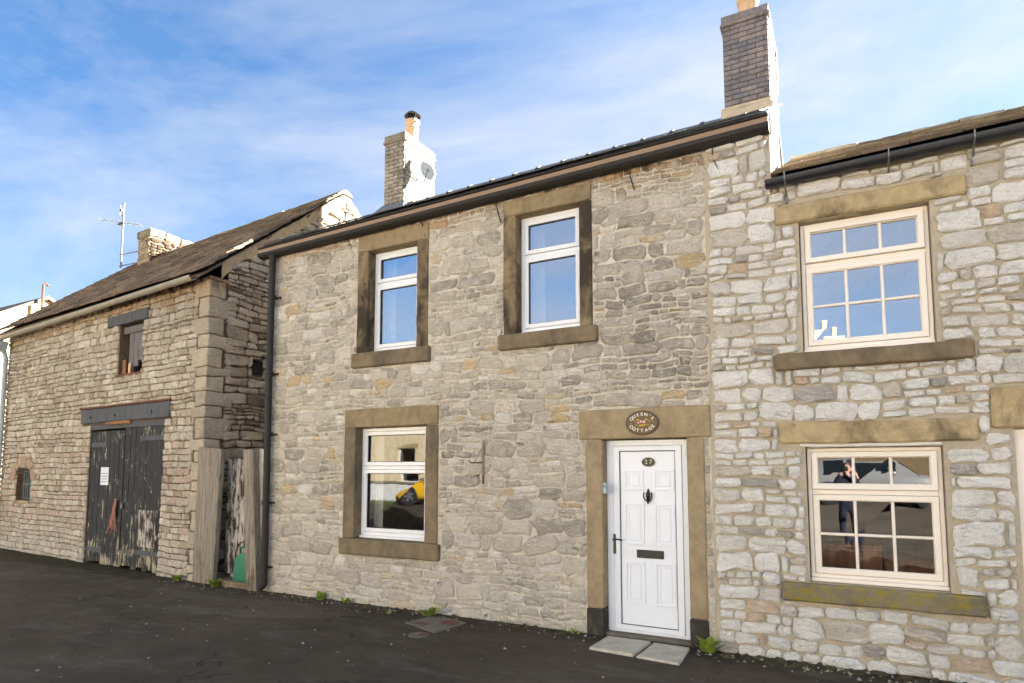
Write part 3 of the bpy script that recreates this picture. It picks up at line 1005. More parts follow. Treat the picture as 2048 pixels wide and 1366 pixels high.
# net curtain and blind edges just inside
for (w, d) in ((W1, 0.35), (W3, 0.35), (W2, 0.38)):
    mb = MB(FRONT)
    a = w[0] + 0.04
    n_ = 16
    pts = [(a + 0.17 * i / n_, d + 0.018 * math.sin(i * 1.5), z) for i in range(n_ + 1) for z in (w[2] + 0.05, w[3] - 0.02)]
    mb.add(pts, [(2 * i, 2 * i + 2, 2 * i + 3, 2 * i + 1) for i in range(n_)])
    mb.build('curtain', M['render_white'], cot, smooth=True, fixn=False)

# door
MB(FRONT).ring(DR[0] + 0.003, DR[1] - 0.003, 0.035, DR[3] - 0.003, 0.075, 0.115, 0.19, tb=(0.03, 0.06)).build('door_frame', M['door_white'], cot, bevel=0.005)
MB(FRONT).box(DR[0] + 0.003, DR[1] - 0.003, 0.02, 0.2, -0.05, 0.032).build('door_sill', M['concrete'], cot, bevel=0.006)
leaf0, leaf1, lz0, lz1 = -2.160, -1.560, 0.116, 1.949
sash = MB(FRONT).ring(DR[0] + 0.081, DR[1] - 0.081, 0.068, 2.004, 0.066, 0.105, 0.175, tb=(0.045, 0.052)).build('sash_frame', M['door_white'], cot, bevel=0.006, seg=2)
door = MB(FRONT).box(leaf0, leaf1, 0.128, 0.17, lz0, lz1).build('door', M['door_white'], cot, bevel=0.003)
door['label'] = 'white six-panel front door'
MB(FRONT).ring(leaf0 - 0.002, leaf1 + 0.002, lz0 - 0.002, lz1 + 0.002, 0.008, 0.122, 0.14).build('door_seal', M['seal'], door)
for (u0, u1) in ((-2.115, -1.897), (-1.79, -1.572)):
    for (z0, z1) in ((1.53, 1.75), (0.955, 1.392), (0.335, 0.778)):
        mb = MB(FRONT).ring(u0, u1, z0, z1, 0.022, 0.116, 0.13)
        mb.ring(u0 + 0.045, u1 - 0.045, z0 + 0.045, z1 - 0.045, 0.012, 0.121, 0.13)
        mb.build('panel', M['door_white'], door, bevel=0.006, seg=2)
# letter plate, knocker, handle
MB(FRONT).box(-1.985, -1.698, 0.112, 0.13, 0.82, 0.905).build('letter_box', M['black'], door, bevel=0.006)
MB(FRONT).box(-1.965, -1.718, 0.106, 0.1125, 0.838, 0.887).build('letter_flap', M['black_metal'], door, bevel=0.003)
kn = MB(FRONT)
kn.tube([(-1.85, 0.12, 1.548), (-1.85, 0.115, 1.515)], [0.006, 0.016], 8)
sh = [(0.0, 1.395), (0.022, 1.43), (0.040, 1.47), (0.036, 1.505), (0.0, 1.515), (-0.036, 1.505), (-0.040, 1.47), (-0.022, 1.43)]
kn.prism([(-1.85 + a * 0.55, b) for a, b in sh], 0.104, 0.13, 'n')
arc = [(-1.85 + 0.046 * math.sin(t), 0.098, 1.476 - 0.058 * math.cos(t)) for t in [(-2.2 + 4.4 * i / 14) for i in range(15)]]
kn.tube(arc, 0.008, 6)
kn.tube([(-1.85, 0.1, 1.42), (-1.85, 0.1, 1.385)], [0.014, 0.004], 8)
kn.build('knocker', M['black_metal'], door, smooth=True)
hd = MB(FRONT)
hd.box(-2.236, -2.208, 0.094, 0.107, 0.85, 1.058)
hd.tube([(-2.222, 0.096, 1.005), (-2.222, 0.05, 1.005)], 0.010, 10)
hd.tube([(-2.228, 0.05, 1.005), (-2.17, 0.048, 1.008), (-2.115, 0.052, 1.000)], [0.010, 0.009, 0.007], 8)
hd.build('door_handle', M['black_metal'], cot, bevel=0.002)

# roof: deck, slates, ridge tiles
def deck(mb, x0, x1, x1r, e, r, y0, yr, yb, th=0.10):
    P = [(x0, y0, e(x0)), (x1, y0, e(x1)), (x1r, yr, r(x1r)), (x0, yr, r(x0)), (x1r, yb, e(x1r)), (x0, yb, e(x0))]
    Q = [(a, b, c - th) for a, b, c in P]
    mb.add(P + Q, [(0, 1, 2, 3), (3, 2, 4, 5), (9, 8, 7, 6), (11, 10, 8, 9), (0, 6, 7, 1), (1, 7, 8, 2), (2, 8, 10, 4), (4, 10, 11, 5), (5, 11, 9, 3), (3, 9, 6, 0)])
    return mb
roof = deck(MB(), -7.66, XG - 0.01, g1 + 0.005, lambda x: eav(x) + 0.04, rid, 6.34, RY, 12.5, 0.05).build('roof', M['slate'], cot)
_c = roof.data.color_attributes.new('tint', 'FLOAT_COLOR', 'POINT')
_c.data.foreach_set('color', [0.9] * (4 * len(roof.data.vertices)))
A = Vector((1, 0, K)); B = Vector((0, RY - 6.26, rid(0) - eav(0)))
lay_pieces(roof, 'slate', slate_items(Vector((-7.67, 6.235, eav(-7.67) - 0.01)), A, B, 7.08, B.length - 0.05, (0.27, 0.33), 0.235, 0.009, rng, (0.7, 1.2), 0.006), M['slate'], smooth=False)
x = -7.66
while x < -1.45:
    w = 0.46
    mb = MB()
    for (s0, s1, up) in ((x, x + w - 0.055, 0.0), (x + w - 0.055, x + w - 0.003, 0.026)):
        z = rid(x) + 0.045 + up
        prof = [(-0.13 - up * .5, -0.09), (-0.11, -0.055), (-0.04, -0.006), (0.0, 0.008), (0.04, -0.006), (0.11, -0.055), (0.13 + up * .5, -0.09), (0.0, -0.05)]
        mb.prism([(RY + a, z + b) for a, b in prof], s0, s1)
    mb.build('ridge_tile', M['ridge'], roof, bevel=0.003)
    x += w

# gutter on a brown fascia, with the downpipe at the left corner
def sweep(mb, poly, x0, x1, zf):
    n = len(poly)
    p = [(x0, FY + a, zf(x0) + b) for a, b in poly] + [(x1, FY + a, zf(x1) + b) for a, b in poly]
    mb.add(p, [list(range(n)), [n + i for i in range(n)][::-1]] + [(i, n + i, n + (i + 1) % n, (i + 1) % n) for i in range(n)])
    return mb
gz = lambda x: 5.075 + 0.0185 * (x + 7.6)
sweep(MB(), [(-0.135, -0.02), (-0.135, -0.078), (-0.12, -0.082), (-0.03, -0.082), (-0.03, -0.02)], -7.69, XG + 0.0, gz).build('fascia', M['fascia'], cot, bevel=0.004)
g = MB()
sweep(g, [(-0.155, 0.004), (-0.155, -0.018), (-0.06, -0.018), (-0.06, 0.004)], -7.695, XG + 0.005, gz)
sweep(g, [(-0.158, -0.084), (-0.158, -0.096), (-0.145, -0.125), (-0.11, -0.150), (-0.03, -0.155), (-0.025, -0.084)], -7.695, XG + 0.005, gz)
g.build('gutter', M['gutter'], cot, bevel=0.003)
dp = MB(FRONT)
dp.tube([(-7.43, -0.09, 4.95), (-7.43, -0.085, 3.0), (-7.41, -0.085, 1.2), (-7.40, -0.085, 0.16)], 0.048, 12)
dp.tube([(-7.40, -0.085, 0.165), (-7.405, -0.09, 0.11), (-7.44, -0.14, 0.055)], 0.052, 12)
dp.build('downpipe', M['gutter'], cot, smooth=False)
for z in (4.3, 3.15, 2.26, 1.27, 0.35):
    mb = MB(FRONT).tube([(-7.42, -0.085, z - 0.03), (-7.42, -0.085, z + 0.03)], 0.056, 12)
    mb.box(-7.42, -7.31, -0.03, 0.005, z - 0.014, z + 0.014)
    mb.build('pipe_clip', M['gutter'], cot)
for (x, dx, dz) in ((-4.73, 0.05, 0.24), (-3.62, 0.06, 0.30), (-1.95, 0.05, 0.28), (-1.08, 0.06, 0.27)):
    z = gz(x) - 0.12
    MB(FRONT).tube([(x, -0.15, z), (x + 0.01, -0.06, z - 0.05), (x, -0.012, z - 0.12), (x + dx * 0.6, -0.014, z - dz * 0.8), (x + dx, -0.02, z - dz)], 0.007, 6).build('hanging_cable', M['wire'], cot)

# chimneys
def coping_pair(parent, x0, x1, y0, y1, z, mat, h=0.10):
    block(parent, 'coping', mat, x0 - 0.03, x1 + 0.03, y0 - 0.03, y1 + 0.03, z, z + h * 0.55, WORLD, 0.012, 0.004, 0.3)
    block(parent, 'coping', mat, x0 - 0.012, x1 + 0.012, y0 - 0.012, y1 + 0.012, z + h * 0.55 + 0.002, z + h * 1.7, WORLD, 0.012, 0.004, 0.3)

def brick_chimney(name_mat, mort, x0, x1, y0, y1, z0, z1, copm, label):
    ch = MB().box(x0 + 0.008, x1 - 0.008, y0 + 0.008, y1 - 0.008, z0, z1).build('chimney', mort, roof)
    ch['label'] = label
    WPOS[ch.name] = WPOS[ch.name]
    fF = Frame((0, 0, 0)); fR = Frame((0, 0, 0), u=(0, 1, 0), n=(-1, 0, 0))
    r = random.Random(5)
    brick_face(ch, fF, x0, x1, z0, z1, y0, M[name_mat], r)
    fRr = Frame((x1, 0, 0), u=(0, 1, 0), n=(-1, 0, 0))
    brick_face(ch, fRr, y0 + 0.04, y1, z0, z1, 0.0, M[name_mat], r)
    coping_pair(ch, x0, x1, y0, y1, z1, copm)
    return ch
c1 = brick_chimney('brick_buff', M['brick_mortar'], -7.50, -7.03, 8.92, 9.88, 6.35, 7.90, M['coping'], 'buff brick chimney with a cowled clay pot, satellite dish on its side')
p = MB().lathe([(0.105, 0.0), (0.11, 0.30), (0.125, 0.32), (0.125, 0.36), (0.112, 0.38), (0.118, 0.43), (0.145, 0.46), (0.145, 0.50), (0.11, 0.50)], (-7.24, 9.42, 8.06), 20)
p.build('chimney_pot', M['pot'], c1, smooth=False)
cw = MB().lathe([(0.145, 0.60), (0.16, 0.605), (0.10, 0.67), (0.02, 0.70)], (-7.24, 9.42, 8.06), 20)
cw.lathe([(0.09, 0.505), (0.09, 0.60)], (-7.24, 9.42, 8.06), 12)
cw.tube([(-7.12, 9.36, 8.5), (-7.115, 9.35, 8.67)], 0.008, 6)
cw.build('cowl', M['black_metal'], c1)
# mortar fillet at the chimney foot
mb = MB()
mb.add([(-7.60, 8.72, 6.50), (-6.92, 8.72, 6.51), (-6.98, 8.915, 6.72), (-7.53, 8.915, 6.72), (-7.60, 8.92, 6.45), (-6.92, 8.92, 6.45)], [(0, 1, 2, 3), (1, 5, 2), (0, 3, 4), (0, 4, 5, 1), (4, 3, 2, 5)])
mb.build('mortar_fillet', M['ridge'], c1, fixn=True)

c2 = brick_chimney('brick_blue', M['brick_mortar'], -1.32, -0.71, 8.92, 10.0, 6.45, 8.09, M['brick_blue'], 'tall blue-grey brick chimney with pale flashing at its foot')
MB().lathe([(0.13, 0.0), (0.14, 0.35), (0.16, 0.38), (0.16, 0.46), (0.13, 0.46)], (-1.0, 9.3, 8.25), 20).build('chimney_pot', M['pot'], c2)
fl = MB()
fl.box(-1.36, -0.66, 8.82, 8.925, 6.50, 6.80)
fl.build('flashing', M['flashing'], c2, bevel=0.04, seg=3, rough=0.012, cut=0.12, smooth=True)
MB().box(-1.345, -0.695, 8.84, 9.2, 6.80, 6.845).build('lead_ledge', M['flashing'], c2, bevel=0.006)
# cloaking boards on the gable verge and a strap down the chimney side
MB().add([(g0 + 0.02, 6.40, eav(XG) - 0.18), (g0 + 0.02, 6.40, eav(XG) + 0.03), (g1 + 0.025, RY, rid(g1) + 0.02), (g1 + 0.025, RY, rid(g1) - 0.16),
          (g0 - 0.01, 6.40, eav(XG) - 0.18), (g0 - 0.01, 6.40, eav(XG) + 0.03), (g1 - 0.005, RY, rid(g1) + 0.02), (g1 - 0.005, RY, rid(g1) - 0.16)],
         [(0, 1, 2, 3), (7, 6, 5, 4), (0, 4, 5, 1), (1, 5, 6, 2), (2, 6, 7, 3), (3, 7, 4, 0)]).build('verge_board', M['flashing'], cot)
MB().box(-0.695, -0.675, 9.85, 9.93, 7.45, 8.16).build('chimney_strap', M['flashing'], c2)

# things fixed to the cottage
dish = thing('satellite_dish', (-7.02, 9.4, 7.3), 'round white satellite dish on the sunlit side of the buff brick chimney', 'satellite dish')
dn = Vector((0.80, -0.55, 0.28)).normalized()
dc = Vector((-6.87, 9.24, 7.36))
e1 = dn.cross(Vector((0, 0, 1))).normalized(); e2 = e1.cross(dn)
mb = MB(); pts = []; fcs = []
for side in (0, 1):
    for i in range(6):
        rr = 0.29 * i / 5
        for k in range(24):
            t = 2 * math.pi * k / 24
            q = dc + (e1 * math.cos(t) * 0.9 + e2 * math.sin(t)) * rr + dn * (0.07 * (rr / 0.29) ** 2 - 0.008 * side)
            pts.append(tuple(q))
for side in (0, 1):
    o = side * 144
    for i in range(5):
        for k in range(24):
            j = (k + 1) % 24
            f = (o + i * 24 + k, o + i * 24 + j, o + (i + 1) * 24 + j, o + (i + 1) * 24 + k)
            fcs.append(f if side == 0 else f[::-1])
for k in range(24):
    j = (k + 1) % 24; fcs.append((120 + k, 120 + j, 264 + j, 264 + k))
mb.add(pts, fcs); mb.build('reflector', M['dish'], dish, smooth=True, fixn=False)
fp = dc + dn * 0.30 - e2 * 0.20
MB().tube([tuple(dc - e2 * 0.28 + dn * 0.05), tuple(fp)], 0.012, 8).build('feed_arm', M['grey_metal'], dish)
MB().tube([tuple(fp), tuple(fp - (fp - dc).normalized() * 0.10)], [0.03, 0.022], 10).build('feed_horn', M['grey_metal'], dish)
MB().tube([(-7.03, 9.3, 7.28), (-6.95, 9.3, 7.28), tuple(dc - dn * 0.01)], 0.018, 8).build('wall_mount', M['grey_metal'], dish)


def letter_mesh(ch, size, thick):
    cu = bpy.data.curves.new('letter', 'FONT')
    cu.body = ch; cu.size = size; cu.align_x = 'CENTER'; cu.align_y = 'CENTER'; cu.extrude = thick; cu.offset = size * 0.012
    o = bpy.data.objects.new('letter', cu); COL.objects.link(o)
    dg = bpy.context.evaluated_depsgraph_get()
    me = bpy.data.meshes.new_from_object(o.evaluated_get(dg))
    bpy.data.objects.remove(o)
    bpy.data.curves.remove(cu)
    return me


def put_letter(parent, ch, size, u, z, n, ang, mat, fr=FRONT, sx=1.0, serif=True):
    me = letter_mesh(ch, size, 0.0012)
    ca, sa = math.cos(ang), math.sin(ang)
    vs = []
    for v in me.vertices:
        x, y, zz = v.co.x * sx, v.co.y, v.co.z
        vs.append((u + x * ca - y * sa, n - zz, z + x * sa + y * ca))
    mb = MB(fr).add(vs, [list(p.vertices) for p in me.polygons])
    if serif and ch in 'QUENSCOTAG':
        pass
    bpy.data.meshes.remove(me)
    return mb.build('letter', mat, parent)


M['sign_board'] = plain('dark_brown_sign', lin(66, 54, 36), 0.5, 0.1)
M['sign_face'] = plain('olive_brown_sign_face', lin(104, 80, 44), 0.55, 0.15)
M['sign_white'] = plain('white_lettering', lin(240, 236, 224), 0.6)
M['sign_cream'] = plain('cream_lettering', lin(196, 190, 160), 0.6)
M['petal_pink'] = plain('pink_petal', lin(226, 168, 166), 0.7, 0.15)
M['petal_yellow'] = plain('yellow_petal', lin(226, 188, 70), 0.7, 0.12)
M['petal_leaf'] = plain('painted_leaf', lin(128, 134, 62), 0.7, 0.15)
M['plate_green'] = plain('dark_olive_plate', lin(56, 58, 46), 0.5, 0.08)

sg = thing('house_sign', (-1.858, FY - 0.022, 2.11), 'oval dark brown name sign with white lettering and painted flowers on the door lintel', 'sign')
SU, SZ = -1.858, 2.24
def oval(mb, a, b, n0, n1, cu=SU, cz=SZ, seg=40, fr=FRONT):
    poly = [(cu + a * math.cos(2 * math.pi * k / seg), cz + b * math.sin(2 * math.pi * k / seg)) for k in range(seg)]
    return mb.prism(poly, n0, n1, 'n')
oval(MB(FRONT), 0.177, 0.130, -0.040, -0.0225).build('sign_board', M['sign_board'], sg, bevel=0.005, seg=2)
oval(MB(FRONT), 0.160, 0.114, -0.0425, -0.0395).build('sign_face', M['sign_face'], sg)
def arc_text(txt, a, b, t0, t1, top, size):
    n_ = len(txt)
    for i, chh in enumerate(txt):
        t = t0 + (t1 - t0) * i / (n_ - 1)
        u = SU + a * math.cos(t); z = SZ + b * math.sin(t)
        ang = math.atan2(b * math.cos(t), -a * math.sin(t)) + (math.pi if top else 0)
        if not top: pass
        put_letter(sg, chh, size, u, z, -0.0432, ang, M['sign_white'], sx=1.05)
arc_text("QUEEN'S", 0.128, 0.088, R(150), R(30), True, 0.046)
arc_text('COTTAGE', 0.132, 0.084, R(208), R(332), False, 0.046)
r3 = random.Random(3)
for (du, dz, rr, mt) in ((-0.012, 0.012, 0.017, 'petal_pink'), (0.022, 0.010, 0.019, 'petal_pink'), (-0.040, 0.000, 0.012, 'petal_pink'), (-0.045, 0.030, 0.011, 'petal_yellow'),
                         (0.045, 0.034, 0.011, 'petal_yellow'), (-0.02, -0.026, 0.010, 'petal_yellow'), (0.003, -0.028, 0.012, 'petal_yellow'), (0.028, -0.024, 0.010, 'petal_yellow'),
                         (-0.072, 0.018, 0.014, 'petal_leaf'), (-0.06, -0.024, 0.014, 'petal_leaf'), (0.062, -0.022, 0.015, 'petal_leaf'), (0.075, 0.016, 0.014, 'petal_leaf'), (0.058, 0.030, 0.010, 'petal_leaf'), (-0.03, -0.04, 0.010, 'petal_leaf'),
                         (-0.115, -0.004, 0.004, 'petal_pink'), (0.115, 0.008, 0.004, 'petal_pink')):
    k0 = 5 if 'petal_l' not in mt else 2
    mb = MB(FRONT)
    poly = []
    for k in range(20):
        t = 2 * math.pi * k / 20
        q = rr * (0.82 + 0.18 * math.cos(k0 * t))
        poly.append((SU + du + q * math.cos(t), SZ + dz + q * math.sin(t)))
    mb.prism(poly, -0.0445 - r3.uniform(0, 0.001), -0.0424, 'n')
    mb.build('painted_leaf' if 'leaf' in mt else 'painted_flower', M[mt], sg)

npl = thing('number_plate', (-1.842, FY + 0.128, 1.775), 'small dark oval plate with the number 27 on the white door', 'number plate')
oval(MB(FRONT), 0.076, 0.053, 0.118, 0.1275, -1.842, 1.831).build('plate_rim', M['sign_cream'], npl, bevel=0.003)
oval(MB(FRONT), 0.070, 0.047, 0.1165, 0.1185, -1.842, 1.831).build('plate_face', M['plate_green'], npl)
for chh, du in (('2', -0.024), ('7', 0.024)):
    put_letter(npl, chh, 0.066, -1.842 + du, 1.831, 0.1155, 0.0, M['sign_cream'])

bell = thing('doorbell', (-2.29, FY - 0.02, 1.49), 'small grey doorbell unit on the brown door jamb beside the white door', 'doorbell')
MB(FRONT).box(-2.322, -2.296, -0.042, -0.012, 1.488, 1.618).build('bracket', M['grey_metal'], bell, bevel=0.004)
MB(FRONT).box(-2.294, -2.256, -0.050, -0.016, 1.495, 1.612).build('housing', M['pipe_b'], bell, bevel=0.006)
MB(FRONT).box(-2.286, -2.266, -0.0525, -0.049, 1.555, 1.59).build('button', M['grey_metal'], bell, bevel=0.002)

brk = thing('wall_bracket', (-3.80, FY, 1.67), 'thin rusty hanging-basket bracket fixed to the beige stone wall', 'bracket')
MB(FRONT).box(-3.816, -3.788, -0.032, -0.012, 1.69, 2.09).build('back_plate', M['coping'], brk, bevel=0.003)
MB(FRONT).tube([(-3.802, -0.03, 1.835), (-3.84, -0.08, 1.832), (-3.89, -0.15, 1.83), (-3.90, -0.165, 1.845), (-3.895, -0.17, 1.86)], 0.008, 6).build('arm', M['rust'], brk)
MB(FRONT).tube([(-3.802, -0.03, 2.02), (-3.865, -0.12, 1.835)], 0.005, 6).build('brace', M['grey_metal'], brk)
MB(FRONT).box(-3.812, -3.792, -0.026, -0.012, 1.58, 1.687).build('tail', M['rust'], brk, bevel=0.002)

st = thing('doorstep', (-1.82, 6.0, ground_z(0, 6.0)), 'two pale worn paving slabs laid before the white door', 'doorstep')
def slab(poly, z, h, name, mat, parent, bevel=0.012):
    mb = MB()
    pts = [(x, y, ground_z(x, y) + z) for x, y in poly]; top = [(x, y, ground_z(x, y) + z + h) for x, y in poly]
    n = len(poly)
    mb.add(pts + top, [list(range(n))[::-1], [n + i for i in range(n)]] + [(i, (i + 1) % n, n + (i + 1) % n, n + i) for i in range(n)])
    return mb.build(name, mat, parent, bevel=bevel, rough=0.004, cut=0.2)
slab([(-2.25, 5.80), (-1.80, 5.76), (-1.79, 6.33), (-2.25, 6.33)], -0.05, 0.078, 'slab', M['slab'], st)
slab([(-1.77, 5.75), (-1.36, 5.70), (-1.40, 6.33), (-1.765, 6.33)], -0.05, 0.070, 'slab', M['slab'], st)

uc = thing('utility_cover', (-4.2, 6.0, ground_z(0, 6.0)), 'worn concrete access cover with rusty patches set in the asphalt', 'access cover')
slab([(-4.47, 5.80), (-3.90, 5.58), (-3.86, 6.16), (-4.43, 6.34)], -0.04, 0.046, 'surround', M['concrete'], uc, 0.006)
slab([(-4.13, 6.0), (-3.93, 5.92), (-3.92, 6.11), (-4.10, 6.2)], 0.004, 0.008, 'lid', M['rust'], uc, 0.004)
slab([(-4.36, 5.83), (-4.20, 5.77), (-4.20, 5.88), (-4.34, 5.94)], 0.004, 0.008, 'lid', M['rust'], uc, 0.004)
sc_ = thing('stopcock_cover', (-3.99, 5.4, ground_z(0, 5.4)), 'small round concrete stopcock cover in the asphalt', 'access cover')
slab([(-3.99 + 0.11 * math.cos(k * math.pi / 8), 5.42 + 0.11 * math.sin(k * math.pi / 8)) for k in range(16)], -0.03, 0.036, 'collar', M['concrete'], sc_, 0.004)
slab([(-3.95 + 0.05 * math.cos(k * math.pi / 6), 5.44 + 0.05 * math.sin(k * math.pi / 6)) for k in range(12)], 0.004, 0.006, 'lid', M['rust'], sc_, 0.002)

# ------------------------------------------------------------------ the white stone cottage on the right
rng = random.Random(23)
XR = 6.2
ter = thing('terrace_cottage', (2.0, FY, 0), 'pale white rubble-stone cottage with cream multi-pane windows and a low stone slate roof', 'house')
R1 = (-0.305, 0.748, 2.85, 4.115); R2 = (-0.32, 0.748, 0.722, 1.958); RD = (1.235, 2.25, -0.3, 2.09); TOPCUT = (XG, XR + 1, 4.56, 6)
R3 = (2.9, 3.95, 2.85, 4.115); R4 = (2.9, 3.95, 0.722, 1.958)
wm = wall_holes(MB(FRONT), XS + 0.001, XR, -0.3, 5.2, 0.42, [R1, R2, RD, TOPCUT, R3, R4])
wm.build('wall', M['mortar_b'], ter)
MB().box(XR - 0.4, XR, FY + 0.42, 12.3, -0.3, 4.6).build('gable_wall', M['mortar_b'], ter)
MB().box(XS, XR - 0.4, 11.9, 12.3, -0.3, 4.5).build('rear_wall', M['inside'], ter)
MB().box(XS + 0.01, XR - 0.4, FY + 0.42, 11.9, 2.32, 2.52).build('upper_floor', M['inside'], ter)
MB().box(1.02, 1.12, FY + 0.42, 11.9, -0.3, 2.32).build('partition', M['inside'], ter)
PB = dict(band=(0.10, 0.20), grp=(0.35, 0.9), hmin=0.062, rows=(0.64, 0.35, 0.01), asp=(1.2, 3.0), w=(0.075, 0.36), wmin=0.045, zmin=0.035,
          gap=0.018, round=0.32, jit=0.09, warp=0.03, depth=(0.020, 0.048), lift=0.62, inner=0.78, tilt=0.06)
def tint_b(u, z, r):
    k = r.random()
    if k < 0.72: c = lin(242, 238, 230)
    elif k < 0.88: c = lin(228, 222, 211)
    elif k < 0.95: c = lin(210, 200, 184)
    elif k < 0.975: c = lin(214, 190, 164)
    else: c = lin(184, 176, 168)
    v = r.uniform(0.94, 1.06)
    return tuple(a * v for a in c)
SURB = [(-0.51, 1.015, 4.115, 4.297), (-0.555, 1.0, 2.69, 2.85), (-0.54, 0.995, 1.955, 2.19), (-0.56, 0.978, 0.553, 0.722), (1.085, 2.6, 2.09, 2.435),
        (-0.33, 0.775, 2.84, 4.12), (-0.345, 0.775, 0.715, 1.96), (1.21, 2.28, -0.3, 2.1), (XG - 0.01, 9, 4.5, 6), (2.87, 3.98, 2.84, 4.12), (2.87, 3.98, 0.715, 1.96)]
cells = rubble(XS + 0.03, 3.0, -0.10, 5.12, PB, rng, SURB)
lay_pieces(ter, 'stone', stone_items(FRONT, cells, PB, rng, 7.0, tint_b, SURB), M['stone_b'], smooth=False)
block(ter, 'lintel', M['lintel_b'], -0.51, 1.015, -0.045, 0.2, 4.117, 4.297, bevel=0.018, rough=0.012)
block(ter, 'lintel', M['lintel_b'], -0.54, 0.995, -0.04, 0.2, 1.99, 2.19, bevel=0.016, rough=0.012)
block(ter, 'lintel_strip', M['stone_b_plain'] if 'stone_b_plain' in M else M['render_white'], -0.36, 0.74, -0.03, 0.2, 1.96, 1.988, bevel=0.01, rough=0.01)
block(ter, 'lintel', M['lintel_b'], 1.085, 2.45, -0.045, 0.2, 2.092, 2.435, bevel=0.02, rough=0.012)
block(ter, 'sill', M['sill'], -0.555, 1.0, -0.075, 0.2, 2.69, 2.845, bevel=0.016)
block(ter, 'sill', M['sill_lichen'], -0.56, 0.978, -0.08, 0.2, 0.553, 0.718, bevel=0.018, rough=0.008)
window(ter, R1[0] + 0.008, R1[1] - 0.006, R1[2] + 0.035, R1[3] - 0.006, 0.085, M['cream'], M['glass'], 3.70, (3, 1), (3, 2), ft=0.035, st=0.048, top_proud=0.016, label='cream nine-pane upper window')
window(ter, R2[0] + 0.008, R2[1] - 0.006, R2[2] + 0.04, R2[3] - 0.006, 0.085, M['cream'], M['glass_dark'], 1.545, (3, 1), (3, 2), ft=0.035, st=0.048, top_proud=0.016, label='cream nine-pane ground floor window')
window(ter, R3[0] + 0.006, R3[1] - 0.006, R3[2] + 0.035, R3[3] - 0.006, 0.085, M['cream'], M['glass'], 3.70, (3, 1), (3, 2), ft=0.035, st=0.048, top_proud=0.016)
window(ter, R4[0] + 0.006, R4[1] - 0.006, R4[2] + 0.04, R4[3] - 0.006, 0.085, M['cream'], M['glass_dark'], 1.545, (3, 1), (3, 2), ft=0.035, st=0.048, top_proud=0.016)
MB(FRONT).ring(RD[0] + 0.003, RD[1] - 0.003, 0.03, RD[3] - 0.003, 0.09, 0.05, 0.15).build('door_frame', M['cream'], ter, bevel=0.006)
dr2 = MB(FRONT).box(RD[0] + 0.096, RD[1] - 0.096, 0.08, 0.13, 0.125, RD[3] - 0.097).build('door', M['cream'], ter, bevel=0.004)
dr2['label'] = 'cream panelled door'
for (u0, u1) in ((1.43, 1.70), (1.78, 2.05)):
    for (z0, z1) in ((0.28, 0.85), (1.0, 1.85)):
        MB(FRONT).ring(u0, u1, z0, z1, 0.025, 0.068, 0.082).build('panel', M['cream'], dr2, bevel=0.006)
MB(FRONT).tube([(1.38, 0.08, 0.95), (1.38, 0.03, 0.95)], [0.012, 0.022], 10).build('door_knob', M['black_metal'], dr2)
MB(FRONT).box(RD[0] + 0.003, RD[1] - 0.003, 0.0, 0.2, -0.05, 0.028).build('door_sill', M['concrete'], ter, bevel=0.006)

KB = 0.022
def eavb(x): return 4.545 + KB * (x + 0.5)
def ridb(x): return 6.10 + KB * (x + 0.5) * 0.3
rb = MB()
def deck2(mb, x0, x1, e, r, y0, yr, yb, th=0.10):
    P = [(x0, y0, e(x0)), (x1, y0, e(x1)), (x1, yr, r(x1)), (x0, yr, r(x0)), (x1, yb, e(x1)), (x0, yb, e(x0))]
    Q = [(a, b, c - th) for a, b, c in P]
    mb.add(P + Q, [(0, 1, 2, 3), (3, 2, 4, 5), (9, 8, 7, 6), (11, 10, 8, 9), (0, 6, 7, 1), (1, 7, 8, 2), (2, 8, 10, 4), (4, 10, 11, 5), (5, 11, 9, 3), (3, 9, 6, 0)])
    return mb
roofb = deck2(rb, XG + 0.005, XR + 0.1, lambda x: eavb(x) + 0.04, ridb, 6.36, RY, 12.5, 0.05).build('roof', M['stone_slate'], ter)
_c = roofb.data.color_attributes.new('tint', 'FLOAT_COLOR', 'POINT')
_c.data.foreach_set('color', [0.9] * (4 * len(roofb.data.vertices)))
A = Vector((1, 0, KB)); B = Vector((0, RY - 6.28, ridb(1) - eavb(1)))
lay_pieces(roofb, 'stone_slate', slate_items(Vector((XG + 0.01, 6.25, eavb(XG) - 0.005)), A, B, 6.7, B.length - 0.02, (0.28, 0.6), (0.2, 0.3), 0.022, rng, (0.6, 1.35), 0.02), M['stone_slate'], smooth=False)
x = XG + 0.02
while x < XR:
    w = rng.uniform(0.4, 0.62)
    z = ridb(x) + 0.055 + rng.uniform(-0.01, 0.012)
    MB().prism([(RY - 0.16, z - 0.085), (RY - 0.14, z - 0.035), (RY, z + 0.035), (RY + 0.14, z - 0.035), (RY + 0.16, z - 0.085)], x, x + w - 0.012).build('ridge_stone', M['stone_slate_b'] if rng.random() < .5 else M['coping'], roofb, bevel=0.01, rough=0.012, cut=0.15, attr=True)
    x += w
gzb = lambda x: 4.535 + 0.022 * (x + 0.55)
n_ = 10
prof = [(-0.11 + 0.062 * math.cos(math.pi + math.pi * i / n_) , 0.0 + 0.072 * math.sin(math.pi + math.pi * i / n_)) for i in range(n_ + 1)]
prof = prof + [(a * 0.9 - 0.011, b * 0.86) for a, b in prof[::-1]]
sweep(MB(), prof, XG - 0.035, XR + 0.1, gzb).build('gutter', M['black'], ter, bevel=0.0)
sweep(MB(), [(-0.165, -0.064), (-0.06, -0.064), (-0.06, -0.0), (-0.165, -0.0)], XG - 0.045, XG - 0.034, lambda x: gzb(x)).build('gutter_end', M['black'], ter, bevel=0.02)
